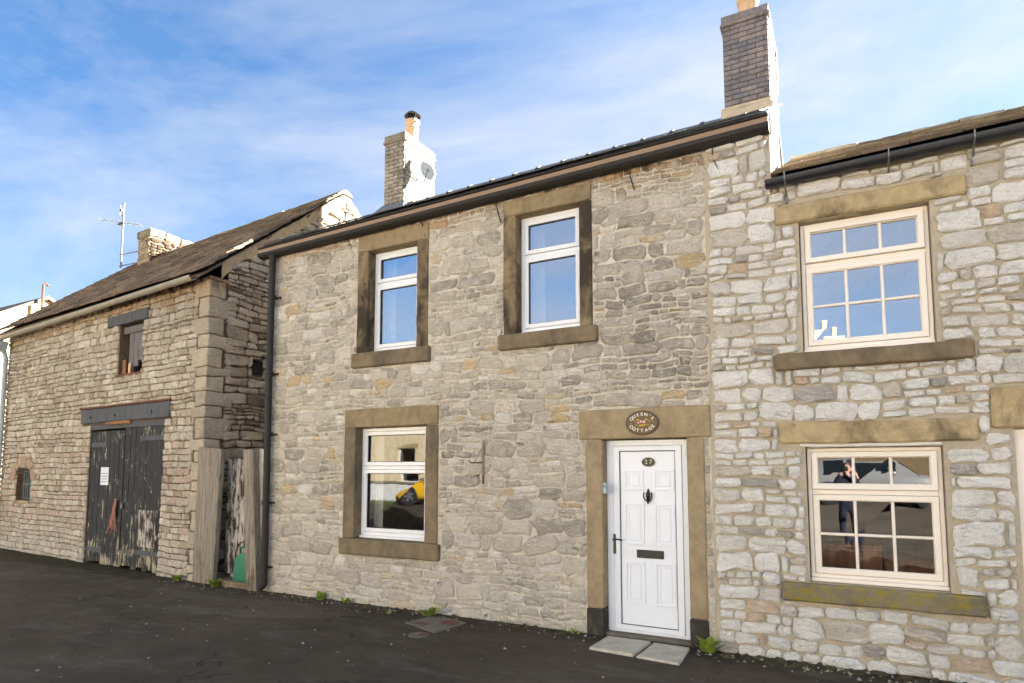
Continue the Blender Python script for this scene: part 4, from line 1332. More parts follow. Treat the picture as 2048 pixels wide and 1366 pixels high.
for x in (-0.40, 0.45, 1.07, 1.9):
    z = gzb(x)
    MB(FRONT).tube([(x, -0.01, z - 0.17), (x, -0.10, z - 0.085), (x, -0.176, z - 0.04), (x, -0.185, z + 0.03), (x, -0.10, z + 0.075)], 0.008, 6).build('gutter_bracket', M['grey_metal'], ter)
    MB(FRONT).box(x - 0.014, x + 0.014, -0.03, 0.0, z - 0.22, z - 0.13).build('gutter_bracket', M['grey_metal'], ter, bevel=0.003)
# things seen through the lower window
M['crate_wood'] = wood_mat('orange_pine', lin(176, 112, 66), lin(150, 92, 54), lin(130, 80, 50), (0.7, 0.8), 30)
M['blue_cloth'] = plain('navy_cloth', lin(38, 48, 84), 0.9, 0.2, bumpd=0.02, scale=6)
def drawers(x0, x1, z1, lab):
    t = thing('chest', ((x0 + x1) / 2, FY + 0.8, 0), lab, 'chest')
    MB(FRONT).box(x0, x1, 0.62, 1.0, 0.0, z1 - 0.03).build('carcass', M['crate_wood'], t, bevel=0.004)
    MB(FRONT).box(x0 - 0.01, x1 + 0.01, 0.60, 1.01, z1 - 0.028, z1).build('top_board', M['crate_wood'], t, bevel=0.004)
    k = 4
    for i in range(k):
        a, b = 0.05 + (z1 - 0.1) * i / k, 0.05 + (z1 - 0.1) * (i + 1) / k
        MB(FRONT).box(x0 + 0.012, x1 - 0.012, 0.606, 0.619, a + 0.008, b - 0.008).build('board', M['crate_wood'], t, bevel=0.003)
drawers(-0.36, 0.28, 1.02, 'brown pine chest beside the lower one inside the cream-framed window')
drawers(0.30, 0.98, 0.90, 'lower brown pine chest behind the cream-framed window')
cl = MB(FRONT)
rr = random.Random(8)
pts = [(-0.3 + 1.25 * i / 14, 0.66 + 0.3 * j / 4, (1.03 if -0.3 + 1.25 * i / 14 < 0.29 else 0.91) + rr.uniform(0.0, 0.09)) for j in range(5) for i in range(15)]
cl.add(pts, [(j * 15 + i, j * 15 + i + 1, (j + 1) * 15 + i + 1, (j + 1) * 15 + i) for j in range(4) for i in range(14)])
tag(cl.build('cloth', M['blue_cloth'], None, smooth=True, fixn=False), 'crumpled navy cloth lying on the pine chests indoors', 'cloth')

# ------------------------------------------------------------------ the barn
rng = random.Random(37)
barn = thing('barn', (-12.9, 6.8, 0), 'old coursed-stone barn with flaking black double doors and a stone slate roof', 'barn')
BL = -8.1
BD = (-3.84, -1.19, -0.3, 2.60); BH = (-2.90, -2.03, 3.47, 4.43); BW = (-7.2, -6.42, 1.08, 1.76)
BLT = (-4.20, -0.99, 2.60, 2.93); BHL = (-3.32, -1.84, 4.43, 4.62)
wall_holes(MB(BARN), BL, -0.02, -0.3, 4.90, 0.5, [BD, BH, BW]).build('wall', M['mortar_c'], barn)
AP = (2.76, 7.30); DE = 5.6           # ridge position and height above the side wall
def verge(u): return 4.98 + (AP[1] - 4.98) * (u / AP[0]) if u < AP[0] else AP[1] - (AP[1] - 4.98) * (u - AP[0]) / (DE - AP[0])
mb = MB(BSIDE).prism([(0.5, -0.3), (DE, -0.3), (DE, 4.9), (AP[0], AP[1] - 0.12), (0.5, verge(0.5) - 0.12)], 0.02, 0.5, 'n')
mb.build('gable_wall', M['mortar_c'], barn)
MB(BSIDE).prism([(0.5, -0.3), (DE, -0.3), (DE, 4.9), (AP[0], AP[1] - 0.12), (0.5, verge(0.5) - 0.12)], 7.6, 8.1, 'n').build('gable_wall', M['mortar_c'], barn)
MB(BARN).box(BL, 0, DE - 0.4, DE, -0.3, 4.9).build('rear_wall', M['dark_in'], barn)
MB(BARN).box(BL + .5, -0.5, 0.52, DE - 0.4, 2.75, 2.9).build('loft_floor', M['dark_in'], barn)
MB(BARN).box(BL + .5, -0.5, 1.2, 1.3, -0.2, 4.8).build('partition', M['dark_in'], barn)
PC = dict(band=(0.085, 0.155), grp=(0.8, 2.2), hmin=0.065, rows=(0.72, 0.26, 0.02), asp=(1.1, 2.7), w=(0.08, 0.28), wmin=0.04, zmin=0.035,
          gap=0.013, round=0.22, jit=0.06, warp=0.022, depth=(0.018, 0.040), lift=0.6, inner=0.80, tilt=0.015)
def tint_c(u, z, r):
    k = r.random()
    if k < 0.45: c = lin(206, 195, 175)
    elif k < 0.7: c = lin(198, 183, 163)
    elif k < 0.87: c = lin(218, 209, 192)
    else: c = lin(184, 169, 146)
    if z < 2.4 and r.random() < 0.2: c = lin(204, 183, 165)
    pale = max(0.0, min(1.0, (0.8 - z) / 0.8)) * 0.6
    dk = max(0, noise.noise(Vector((u * 0.5, z * 0.8, 2.0)))) * 0.22 + max(0, (z - 2.6)) * 0.03
    p = lin(206, 200, 188)
    v = r.uniform(0.92, 1.08)
    return tuple((a * (1 - pale) + b * pale) * (1 - dk) * v for a, b in zip(c, p))
HB = [BD, BLT, BH, BHL, BW]
cells = rubble(BL, -0.30, -0.08, 4.90, PC, rng, HB)
items = stone_items(BARN, cells, PC, rng, 3.0, tint_c, HB, mat=M['stone_c'])
PD = dict(PC, band=(0.11, 0.20), grp=(0.6, 1.6), asp=(1.5, 3.6), w=(0.12, 0.42), rows=(0.6, 0.38, 0.02), gap=0.022, round=0.34, jit=0.1, warp=0.05, depth=(0.015, 0.05))
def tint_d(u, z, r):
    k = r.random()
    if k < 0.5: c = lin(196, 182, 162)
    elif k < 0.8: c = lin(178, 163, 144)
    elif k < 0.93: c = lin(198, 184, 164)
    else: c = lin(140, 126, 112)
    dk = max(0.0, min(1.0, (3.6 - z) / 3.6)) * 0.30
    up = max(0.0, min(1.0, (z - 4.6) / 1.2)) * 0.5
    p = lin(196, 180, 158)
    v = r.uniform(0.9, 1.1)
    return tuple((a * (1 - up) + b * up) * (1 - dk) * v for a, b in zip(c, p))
VENT = (0.80, 1.0, 3.38, 3.62)
def clip_v(u, z): return u, min(z, verge(u) - 0.15)
cells = [c for c in rubble(0.30, 5.2, -0.08, 7.2, PD, rng, [VENT]) if (c[2] + c[3]) / 2 < verge((c[0] + c[1]) / 2) - 0.14]
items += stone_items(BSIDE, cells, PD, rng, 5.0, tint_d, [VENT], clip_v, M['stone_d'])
lay_pieces(barn, 'stone', items, M['stone_c'], smooth=False)
MB(BSIDE).box(VENT[0], VENT[1], -0.004, 0.02, VENT[2], VENT[3]).build('vent_shade_plate', M['dark_in'], barn)  # solid dark plate painted as the shade inside a vent; no opening
# quoins: big corner blocks wrapping both faces
z = -0.05; k = 0
while z < 4.86:
    h = rng.uniform(0.12, 0.36); h = min(h, 4.88 - z)
    a, b = ((0.42, 0.27) if k % 2 else (0.27, 0.44)); a += rng.uniform(-0.03, 0.03); b += rng.uniform(-0.03, 0.03)
    mb = MB(BARN); mb.col = tuple(x * rng.uniform(0.9, 1.05) for x in (lin(168, 154, 136) if z > 2 or rng.random() < .6 else lin(190, 172, 148)))
    if abs(z - 1.25) < 0.12: mb.col = lin(182, 138, 78)
    mb.box(-a + 0.008, 0.022, -0.026, b - 0.008, z + 0.006, z + h - 0.006)
    mb.build('quoin', M['stone_c'], barn, bevel=0.022, seg=2, rough=0.022, cut=0.12, attr=False, smooth=True)
    q = bpy.data.objects[-1] if False else None
    z += h; k += 1
for o in barn.children:
    if o.name.startswith('quoin'):
        at_ = o.data.color_attributes.new('tint', 'FLOAT_COLOR', 'POINT')
        zz = WPOS[o.name].z
        r_ = random.Random(int(zz * 1000))
        cc_ = lin(200, 186, 162) if r_.random() < 0.6 else lin(186, 173, 152)
        if 1.1 < zz < 1.32: cc_ = lin(196, 158, 104)
        at_.data.foreach_set('color', [x for _ in o.data.vertices for x in (*cc_, 1.0)])

# beams over the doorway and the hatch
block(barn, 'door_beam', M['barn_beam'], BLT[0], BLT[1], -0.05, 0.3, BLT[2] + 0.03, BLT[3] - 0.03, BARN, 0.012, 0.012, 0.25)
block(barn, 'rotten_strip', M['rotten'], -3.2, -2.3, -0.045, 0.02, 2.575, 2.63, BARN, 0.008, 0.012, 0.08)
block(barn, 'door_head', M['barn_beam'], -3.9, -1.17, 0.0, 0.15, 2.50, 2.60, BARN, 0.006, 0.006, 0.25)
block(barn, 'stone_ledge', M['rust'], BLT[0] - 0.05, BLT[1] + 0.02, -0.06, 0.03, BLT[3] - 0.025, BLT[3] + 0.012, BARN, 0.006, 0.008, 0.2)
for u in (-3.8, -2.85, -1.55):
    MB(BARN).lathe([(0.025, -0.065), (0.025, -0.05)], (u, 0, 2.745), 10, 'n').build('bolt', M['black_metal'], barn)
BDOOR = Frame(BARN.p(0, -0.065, 0), u=BARN.u, n=BARN.n)
BHATCH = Frame(BARN.p(0, -0.10, 0), u=BARN.u, n=BARN.n)
# double doors of upright planks
for (u0, u1, lab, side) in ((-3.80, -2.545, 'left leaf with a paper notice', 0), (-2.53, -1.20, 'right leaf with pale bare wood at its foot', 1)):
    top = 2.47 if side == 0 else 2.51
    dl = MB(BDOOR).box(u0 + 0.02, u1 - 0.02, 0.115, 0.14, 0.30, top - 0.05).build('barn_door', M['barn_beam'], barn)
    dl['label'] = 'flaking black plank door, ' + lab
    n_ = 7
    u = u0
    for i in range(n_):
        w = (u1 - u0) / n_ * rng.uniform(0.93, 1.07) if i < n_ - 1 else u1 - u
        b0 = 0.02 + rng.uniform(-0.01, 0.05)
        MB(BDOOR).box(u + 0.004, u + w - 0.004, 0.075 + rng.uniform(-0.006, 0.006), 0.112, b0, top + rng.uniform(-0.02, 0.01)).build('plank', M['barn_paint'], dl, bevel=0.005, rough=0.003, cut=0.5)
        u += w
    for z in ((0.22, 2.17) if side == 0 else (0.28, 2.25)):
        e = 0.62 if side == 0 else 0.78
        if side == 0: MB(BDOOR).box(u0 + 0.01, u0 + e, 0.06, 0.074, z, z + 0.085).build('strap_hinge', M['barn_beam'], dl, bevel=0.004)
        else: MB(BDOOR).box(u1 - e, u1 - 0.01, 0.06, 0.074, z, z + 0.085).build('strap_hinge', M['barn_beam'], dl, bevel=0.004)
    if side == 1:
        MB(BDOOR).box(u0 + 0.62, u1 - 0.1, 0.058, 0.07, 0.42, 1.05).build('patch_board', M['gate_flake'], dl, bevel=0.004)
        lk = MB(BDOOR).tube([(u0 + 0.02, 0.05, 1.16), (u0 + 0.06, 0.03, 1.15), (u0 + 0.10, 0.05, 1.16)], 0.012, 6)
        lk.box(u0 + 0.02, u0 + 0.09, 0.03, 0.055, 1.05, 1.13)
        lk.build('padlock', M['grey_metal'], dl, bevel=0.004)
    else:
        MB(BDOOR).box(u1 - 0.05, u1 + 0.03, 0.055, 0.073, 0.05, top - 0.1).build('cover_strip', M['barn_paint'], dl, bevel=0.004)
# hatch
block(barn, 'hatch_beam', M['barn_beam'], BHL[0], BHL[1], -0.05, 0.3, BHL[2], BHL[3], BARN, 0.01, 0.012, 0.2)
block(barn, 'hatch_head', M['hatch'], BH[0] + 0.01, BH[1] - 0.01, 0.06, 0.14, 4.27, 4.40, BARN, 0.006, 0.004, 0.2)
u = BH[0] + 0.17
ht = MB(BHATCH).box(BH[0] + 0.24, BH[1] - 0.02, 0.225, 0.25, 3.75, 4.2).build('hatch', M['hatch'], barn)
ht['label'] = 'weathered grey board hatch with a broken hole'
for i in range(4):
    w = 0.17
    b0 = 3.50 if i not in (1, 2) else 3.50 + (0.24 if i == 2 else 0.14)
    MB(BHATCH).box(u + 0.004, u + w - 0.004, 0.19, 0.22, b0, 4.28).build('plank', M['hatch'], ht, bevel=0.004, rough=0.004, cut=0.3)
    u += w
MB(BHATCH).box(BH[0] + 0.05, BH[0] + 0.17, 0.14, 0.17, 3.50, 3.78).build('broken_board', M['rotten'], barn, bevel=0.01, rough=0.015, cut=0.08)
MB(BHATCH).box(BH[0] + 0.26, BH[0] + 0.34, 0.14, 0.165, 3.50, 3.70).build('broken_board', M['pot'], barn, bevel=0.01, rough=0.012, cut=0.08)
block(barn, 'hatch_sill', M['rust'], BH[0] - 0.05, BH[1] + 0.04, -0.03, 0.3, BH[2] - 0.03, BH[2] + 0.025, BARN, 0.006, 0.008, 0.2)
# small barred window under a stone arch
bw = MB(BARN).ring(BW[0] + 0.02, BW[1] - 0.02, BW[2] + 0.01, BW[3] - 0.02, 0.05, 0.10, 0.16).build('window', M['iron_bar'], barn, bevel=0.004)
for i in range(6):
    u = BW[0] + 0.13 + i * (BW[1] - BW[0] - 0.26) / 5
    MB(BARN).box(u - 0.022, u + 0.022, 0.085, 0.11, BW[2] + 0.05, BW[3] - 0.06).build('bar', M['iron_bar'], bw, bevel=0.004)
MB(BARN).box(BW[0] + 0.06, BW[1] - 0.06, 0.08, 0.10, 1.40, 1.44).build('bar', M['iron_bar'], bw)
MB(BARN).add([(BW[0] + 0.06, 0.14, BW[2] + 0.05), (BW[1] - 0.06, 0.14, BW[2] + 0.05), (BW[1] - 0.06, 0.14, BW[3] - 0.06), (BW[0] + 0.06, 0.14, BW[3] - 0.06)], [(0, 1, 2, 3)]).build('pane', M['glass_dark'], bw, fixn=False)
block(barn, 'sill', M['lintel_b'], BW[0] - 0.06, BW[1] + 0.05, -0.04, 0.2, BW[2] - 0.07, BW[2] - 0.004, BARN, 0.012, 0.008, 0.2)
for i in range(5):
    a = R(158 - 34 * i)
    cx_, cz_ = (BW[0] + BW[1]) / 2, BW[3] - 0.30
    p0 = (cx_ + 0.46 * math.cos(a + 0.27), cz_ + 0.40 * math.sin(a + 0.27)); p1 = (cx_ + 0.46 * math.cos(a - 0.27), cz_ + 0.40 * math.sin(a - 0.27))
    q0 = (cx_ + 0.70 * math.cos(a + 0.27), cz_ + 0.60 * math.sin(a + 0.27)); q1 = (cx_ + 0.70 * math.cos(a - 0.27), cz_ + 0.60 * math.sin(a - 0.27))
    mb = MB(BARN); mb.col = lin(186, 160, 138)
    mb.prism([p0, p1, q1, q0], -0.05, 0.2, 'n'); mb.build('arch_stone', M['stone_c'], barn, bevel=0.012, attr=False)
for o in barn.children:
    if o.name.startswith('arch_stone'):
        at_ = o.data.color_attributes.new('tint', 'FLOAT_COLOR', 'POINT')
        at_.data.foreach_set('color', [x for _ in o.data.vertices for x in (*lin(184, 160, 138), 1.0)])
# roof
def bdeck(fr, u0, u1, th=0.05):
    e = -0.20; ze = 4.86
    pr = [(e, ze), (AP[0], AP[1]), (DE + 0.2, 4.86), (DE + 0.2, 4.86 - th), (AP[0], AP[1] - th), (e, ze - th)]
    return MB(fr).prism(pr, u0, u1, 'u')
rbn = bdeck(BARN, BL - 0.15, 0.03).build('roof', M['stone_slate_b'], barn)
_c = rbn.data.color_attributes.new('tint', 'FLOAT_COLOR', 'POINT')
_c.data.foreach_set('color', [0.8] * (4 * len(rbn.data.vertices)))
O = BARN.p(BL - 0.2, -0.26, 4.86); B = BARN.n * (AP[0] + 0.2) + Vector((0, 0, AP[1] - 4.86))
si_ = slate_items(O, BARN.u, B, 8.1 + 0.27, B.length + 0.0, (0.26, 0.55), (0.17, 0.24), 0.028, rng, (0.5, 1.3), 0.03, 0.05)
lay_pieces(rbn, 'stone_slate', si_, M['stone_slate_b'], smooth=False)
u = BL - 0.15
while u < 0.03:
    w = min(rng.uniform(0.45, 0.65), 0.06 - u + 0.02)
    z = AP[1] + 0.06 + rng.uniform(-0.012, 0.012)
    MB(BARN).prism([(AP[0] - 0.17, z - 0.10), (AP[0] - 0.15, z - 0.05), (AP[0], z + 0.03), (AP[0] + 0.15, z - 0.05), (AP[0] + 0.17, z - 0.10)], u, u + w - 0.012).build('ridge_stone', M['coping'], rbn, bevel=0.012, rough=0.012, cut=0.15)
    u += w
# mortar bedding under the slates along the gable
for (v0, v1) in ((0.16, AP[0]), (AP[0], 5.4)):
    mb = MB(BSIDE)
    k = 24
    for i in range(k):
        a, b = v0 + (v1 - v0) * i / k, v0 + (v1 - v0) * (i + 1) / k
        za, zb = verge(a), verge(b)
        da = 0.19 + 0.12 * noise.noise(Vector((a * 3, 1, 0))); db = 0.19 + 0.12 * noise.noise(Vector((b * 3, 1, 0)))
        mb.add([(a, -0.03, za - da), (b, -0.03, zb - db), (b, -0.035, zb + 0.02), (a, -0.035, za + 0.02), (a, 0.1, za - da), (b, 0.1, zb - db), (b, 0.1, zb + 0.02), (a, 0.1, za + 0.02)],
               [(0, 1, 2, 3), (0, 4, 5, 1), (3, 2, 6, 7)])
    mb.build('verge_mortar', M['mortar_v'], barn, rough=0.02, cut=0.12, rfreq=9)
# half round gutter, hopper and downpipe
gq = lambda u: 4.84 + 0.012 * u
def half_round(mb, fr, n0, r_, u0, u1, zf, seg=10):
    pr = [(n0 + r_ * math.cos(math.pi + math.pi * i / seg), r_ * 1.05 * math.sin(math.pi + math.pi * i / seg)) for i in range(seg + 1)]
    pr += [(n0 + r_ * 0.86 * math.cos(2 * math.pi - math.pi * i / seg), r_ * 0.9 * math.sin(2 * math.pi - math.pi * i / seg)) for i in range(seg + 1)]
    n = len(pr)
    p = [(u0, a, zf(u0) + b) for a, b in pr] + [(u1, a, zf(u1) + b) for a, b in pr]
    mb.add(p, [(i, n + i, n + (i + 1) % n, (i + 1) % n) for i in range(n)] + [(i, i + 1, n - 2 - i, n - 1 - i) for i in range(seg)] + [(n + i + 1, n + i, 2 * n - 1 - i, 2 * n - 2 - i) for i in range(seg)])
    return mb
half_round(MB(BARN), BARN, -0.24, 0.068, BL - 0.5, -0.10, gq).build('gutter', M['gutter_b'], barn, fixn=False)
u = -0.6
while u > BL - 0.3:
    half_round(MB(BARN), BARN, -0.24, 0.073, u - 0.02, u + 0.02, gq).build('gutter_joint', M['gutter_b'], barn, fixn=False)
    u -= 0.92
for u in (-1.0, -2.6, -4.2, -5.8, -7.4):
    MB(BARN).box(u - 0.015, u + 0.015, -0.2, 0.02, 4.74, 4.76).build('gutter_bracket', M['rust'], barn)
hp = MB(BARN).prism([(-0.32, 4.42), (-0.30, 4.66), (-0.10, 4.66), (-0.14, 4.42)], BL + 0.02, BL + 0.24)
hp.build('hopper', M['pipe_b'], barn, bevel=0.01)
MB(BARN).tube([(BL + 0.13, -0.22, 4.66), (BL + 0.13, -0.22, 4.75)], 0.05, 10).build('outlet', M['pipe_b'], barn)
MB(BARN).tube([(BL + 0.13, -0.15, 4.44), (BL + 0.13, -0.11, 4.3), (BL + 0.13, -0.11, 0.05)], 0.05, 12).build('downpipe', M['pipe_b'], barn)
# stone chimney at the far gable
cfu = BARN
cu1, cn0, cn1 = -6.48, 2.20, 3.30; cu0 = cu1 - 0.56
chb = MB(BARN).box(cu0, cu1, cn0, cn1, 6.0, 7.62).build('chimney', M['mortar_v'], rbn)
chb['label'] = 'stubby stone chimney with a worn coping, lit on one side'
PE = dict(PD, band=(0.14, 0.22), grp=(0.5, 1.1), asp=(1.2, 2.4), w=(0.15, 0.4), gap=0.016, depth=(0.02, 0.035), warp=0.01, tilt=0.02)
def tint_e(u, z, r):
    c = lin(186, 166, 136) if r.random() < .6 else lin(160, 144, 122)
    v = r.uniform(0.9, 1.1)
    return tuple(a * v for a in c)
fF = Frame(BARN.p(0, cn0, 0), u=BARN.u, n=BARN.n)
fR = Frame(BARN.p(cu1, 0, 0), u=BARN.n, n=-BARN.u)
it = stone_items(fF, rubble(cu0, cu1, 6.2, 7.60, PE, rng), PE, rng, 2.0, tint_e, mat=M['stone_d'])
it += stone_items(fR, rubble(cn0, cn1, 6.2, 7.60, PE, rng), PE, rng, 2.5, tint_e, mat=M['stone_c'])
lay_pieces(chb, 'stone', it, M['stone_d'])
for i in range(3):
    a = cn0 - 0.05 + (cn1 - cn0 + 0.1) * i / 3; b = cn0 - 0.05 + (cn1 - cn0 + 0.1) * (i + 1) / 3
    block(chb, 'coping', M['coping'], cu0 - 0.05, cu1 + 0.05, a + 0.006, b - 0.006, 7.62, 7.82 - 0.03 * i + rng.uniform(-0.02, 0.02), BARN, 0.03, 0.02, 0.12)
MB(BARN).lathe([(0.05, 0.0), (0.05, 0.16)], (cu1 - 0.25, cn0 + 0.55, 7.74), 10).build('flue_stub', M['coping'], chb)

# television aerial strapped to the barn chimney
am = (-16.66, 9.3)
ae = thing('television_aerial', (am[0], am[1], 7.05), 'thin grey television aerial on a mast strapped beside the barn chimney', 'aerial')
MB().tube([(am[0], am[1], 7.05), (am[0], am[1], 8.72)], 0.022, 8).build('mast', M['grey_metal'], ae)
cl_ = BARN.p(cu0, cn0 + 0.1, 0)
for z in (7.10, 7.40):
    MB().tube([(am[0] - 0.06, am[1], z), (am[0], am[1], z), (cl_.x + 0.03, cl_.y, z - 0.02)], 0.014, 6).build('bracket', M['grey_metal'], ae)
MB().tube([(am[0] - 0.55, am[1] - 0.25, 8.36), (am[0] + 0.45, am[1] + 0.2, 8.20)], 0.010, 6).build('boom', M['grey_metal'], ae)
for i in range(7):
    t = i / 6; cx_, cy_, cz_ = am[0] - 0.52 + 0.95 * t, am[1] - 0.24 + 0.43 * t, 8.36 - 0.155 * t
    MB().tube([(cx_ - 0.07, cy_ + 0.15, cz_), (cx_ + 0.07, cy_ - 0.15, cz_)], 0.005, 5).build('element', M['grey_metal'], ae)
MB(Frame((am[0], am[1], 0))).ring(-0.09, 0.09, 8.46, 8.78, 0.012, -0.04, -0.028).build('reflector', M['grey_metal'], ae)
MB(Frame((am[0], am[1], 0))).box(-0.05, 0.03, -0.07, -0.02, 8.56, 8.64).build('junction_box', M['iron_bar'], ae)
MB().box(am[0] - 0.16, am[0] - 0.02, am[1] - 0.05, am[1] + 0.02, 8.23, 8.27).build('clamp', M['iron_bar'], ae)

# notice and twine on the doors
nt_ = thing('paper_notice', tuple(BDOOR.p(-3.22, 0.06, 1.50)), 'white paper notice with lines of text pinned to the black barn door', 'notice')
MB(BDOOR).box(-3.36, -3.06, 0.061, 0.066, 1.46, 1.79).build('sheet', M['paper'], nt_)
rr = random.Random(2)
for j, z in enumerate((1.665, 1.615, 1.565, 1.515)):
    u = -3.33
    while u < -3.11:
        w = rr.uniform(0.02, 0.05)
        MB(BDOOR).box(u, min(u + w, -3.09), 0.0595, 0.0612, z, z + 0.018).build('text_line', M['ink'], nt_)
        u += w + 0.012
tw = thing('baler_twine', tuple(BDOOR.p(-2.68, 0.04, 0.7)), 'hank of faded orange twine hanging from the barn door', 'twine')
rr = random.Random(4)
MB(BDOOR).box(-2.72, -2.64, 0.02, 0.062, 1.18, 1.22).build('knot', M['twine'], tw, bevel=0.015, seg=2)
for i in range(16):
    u = -2.68 + rr.uniform(-0.05, 0.05); pts = [(-2.68, 0.04, 1.2)]
    e = rr.uniform(0.35, 0.62); du = rr.uniform(-0.30, 0.10) if i % 3 == 0 else rr.uniform(-0.06, 0.06)
    for k in range(1, 6):
        t = k / 5
        pts.append((u + du * t * t + rr.uniform(-0.02, 0.02), 0.04 - rr.uniform(0.0, 0.03), 1.2 - e * t))
    MB(BDOOR).tube(pts, 0.007, 5).build('strand', M['twine'], tw)

# ------------------------------------------------------------------ in the gap between barn and cottage
def plank_thing(name, poly, n0, n1, mat, lab, cat):
    mb = MB(FRONT).prism(poly, n0, n1, 'n')
    o = mb.build(name, mat, None, bevel=0.008, rough=0.008, cut=0.2)
    return tag(o, lab, cat)
plank_thing('timber_board', [(-8.985, 0.015), (-8.50, 0.015), (-8.41, 2.06), (-8.72, 2.085), (-8.95, 2.10)], -0.10, -0.02, M['board_grey'], 'wide silvered timber board leaning upright against the barn corner', 'board')
pg = thing('plank_gate', (-8.2, FY + 0.15, 0.08), 'narrow old gate of planks with flaking white paint', 'gate')
u = -8.58
rr = random.Random(6)
MB(FRONT).box(-8.56, -7.72, 0.19, 0.22, 0.4, 0.5).build('ledge', M['gate_flake'], pg)
MB(FRONT).box(-8.56, -7.72, 0.19, 0.22, 1.5, 1.6).build('ledge', M['gate_flake'], pg)
for i in range(6):
    w = 0.145
    MB(FRONT).box(u + 0.004, u + w - 0.004, 0.15 + rr.uniform(-0.006, 0.006), 0.185, 0.11 + rr.uniform(0, 0.05), 1.91 + rr.uniform(-0.03, 0.03)).build('plank', M['gate_flake'], pg, bevel=0.006, rough=0.006, cut=0.25)
    u += w
plank_thing('gate_post', [(-7.735, 0.01), (-7.53, 0.01), (-7.70, 2.04), (-7.91, 2.05)], -0.11, 0.0, M['board_grey'], 'pale leaning gate post between the flaking gate and the downpipe', 'post')
plank_thing('stone_pier', [(-7.70, -0.05), (-7.552, -0.05), (-7.552, 2.05), (-7.70, 2.05)], 0.005, 0.3, M['slab'], 'narrow pale stone pier behind the leaning gate post', 'pier')
block_o = MB(FRONT).box(-8.96, -7.56, -0.06, 0.32, -0.05, 0.085).build('threshold', M['sill'], None, bevel=0.012, rough=0.008, cut=0.2)
tag(block_o, 'low stone threshold under the flaking plank gate', 'threshold')
# green can
can = thing('plastic_can', (-7.87, FY - 0.02, 0.085), 'green plastic can with a looped black hose standing before the plank gate', 'can')
pr = [(-8.10, 0.088), (-7.64, 0.088), (-7.62, 0.12), (-7.62, 0.42), (-7.68, 0.49), (-7.85, 0.525), (-8.0, 0.50), (-8.085, 0.43), (-8.11, 0.13)]
MB(FRONT).prism(pr, -0.055, 0.125, 'n').build('body', M['green_can'], can, bevel=0.03, seg=3, smooth=True)
MB(FRONT).tube([(-8.06, 0.035, 0.46), (-8.065, 0.035, 0.57), (-8.02, 0.035, 0.595), (-7.90, 0.035, 0.60), (-7.88, 0.035, 0.58), (-7.88, 0.035, 0.50)], 0.017, 8).build('handle', M['green_can'], can, smooth=True)
MB(FRONT).tube([(-8.10, -0.03, 0.30), (-8.09, -0.03, 0.52), (-8.03, -0.02, 0.64), (-7.93, 0.0, 0.69), (-7.83, 0.02, 0.685), (-7.78, 0.04, 0.63), (-7.75, 0.05, 0.54)], 0.009, 8).build('hose', M['wire'], can, smooth=True)
MB(FRONT).lathe([(0.03, 0.0), (0.03, 0.05)], (-7.74, 0.035, 0.485), 12).build('cap', M['wire'], can)

# ------------------------------------------------------------------ weeds, grit
def weed(name, x, y, h, n, spread, mat, lab, seed, broad=0.2, base=None):
    r = random.Random(seed)
    z0 = ground_z(x, y) - 0.005 if base is None else base
    mb = MB()
    for i in range(n):
        a = r.uniform(0, 2 * math.pi); L = h * r.uniform(0.6, 1.15); lean = r.uniform(0.35, 1.0) * spread
        w = L * broad * r.uniform(0.7, 1.2)
        bx, by = x + r.uniform(-0.05, 0.05), y + r.uniform(-0.03, 0.03)
        d = Vector((math.cos(a), math.sin(a) * 0.8 - 0.25, 0)).normalized(); s = d.cross(Vector((0, 0, 1)))
        pts = []
        for k in range(5):
            t = k / 4
            c = Vector((bx, by, z0)) + d * (lean * L * t ** 1.4) + Vector((0, 0, L * (t - 0.45 * lean * t * t)))
            ww = w * (0.25 + 1.1 * math.sin(math.pi * min(1, t * 0.93 + 0.07))) * (1 if k < 4 else 0.15) * (1.25 if k % 2 else 0.85)
            pts += [tuple(c - s * ww), tuple(c + Vector((0, 0, -ww * 0.35))), tuple(c + s * ww)]
        f = []
        for k in range(4):
            b = k * 3
            f += [(b, b + 1, b + 4, b + 3), (b + 1, b + 2, b + 5, b + 4)]
        mb.add(pts, f)
    o = mb.build(name, mat, None, smooth=True, fixn=False)
    return tag(o, lab, 'weed')
weed('weed', -9.35, 6.33, 0.13, 34, 1.0, M['leaf'], 'bright green grassy weed at the foot of the barn corner', 1, 0.10)
weed('weed', -8.40, 6.30, 0.15, 40, 1.1, M['leaf'], 'bright green weed tuft before the flaking plank gate', 2, 0.10)
weed('weed', -6.30, 6.34, 0.15, 26, 0.8, M['leaf'], 'green weed with dry stalks under the ground floor window sill', 3, 0.12)
weed('weed', -5.85, 6.35, 0.10, 16, 1.0, M['leaf'], 'small green weed between the dry-stalked weed and the access cover', 4, 0.14)
weed('weed', -4.46, 6.24, 0.15, 9, 1.1, M['leaf_b'], 'broad-leaved pale green plant beside the concrete access cover', 5, 0.24)
weed('weed', -1.22, 6.30, 0.19, 14, 0.9, M['leaf'], 'leafy green weed beside the paving slabs at the door', 6, 0.18)
weed('weed', -4.95, 6.1, 0.06, 6, 1.2, M['leaf_b'], 'tiny green seedling on the asphalt near the access cover', 7, 0.25)
weed('weed', -2.62, 6.36, 0.06, 12, 1.2, M['leaf'], 'low moss-green weed at the foot of the door jamb plinth', 8, 0.2)
r = random.Random(9)
mb = MB()
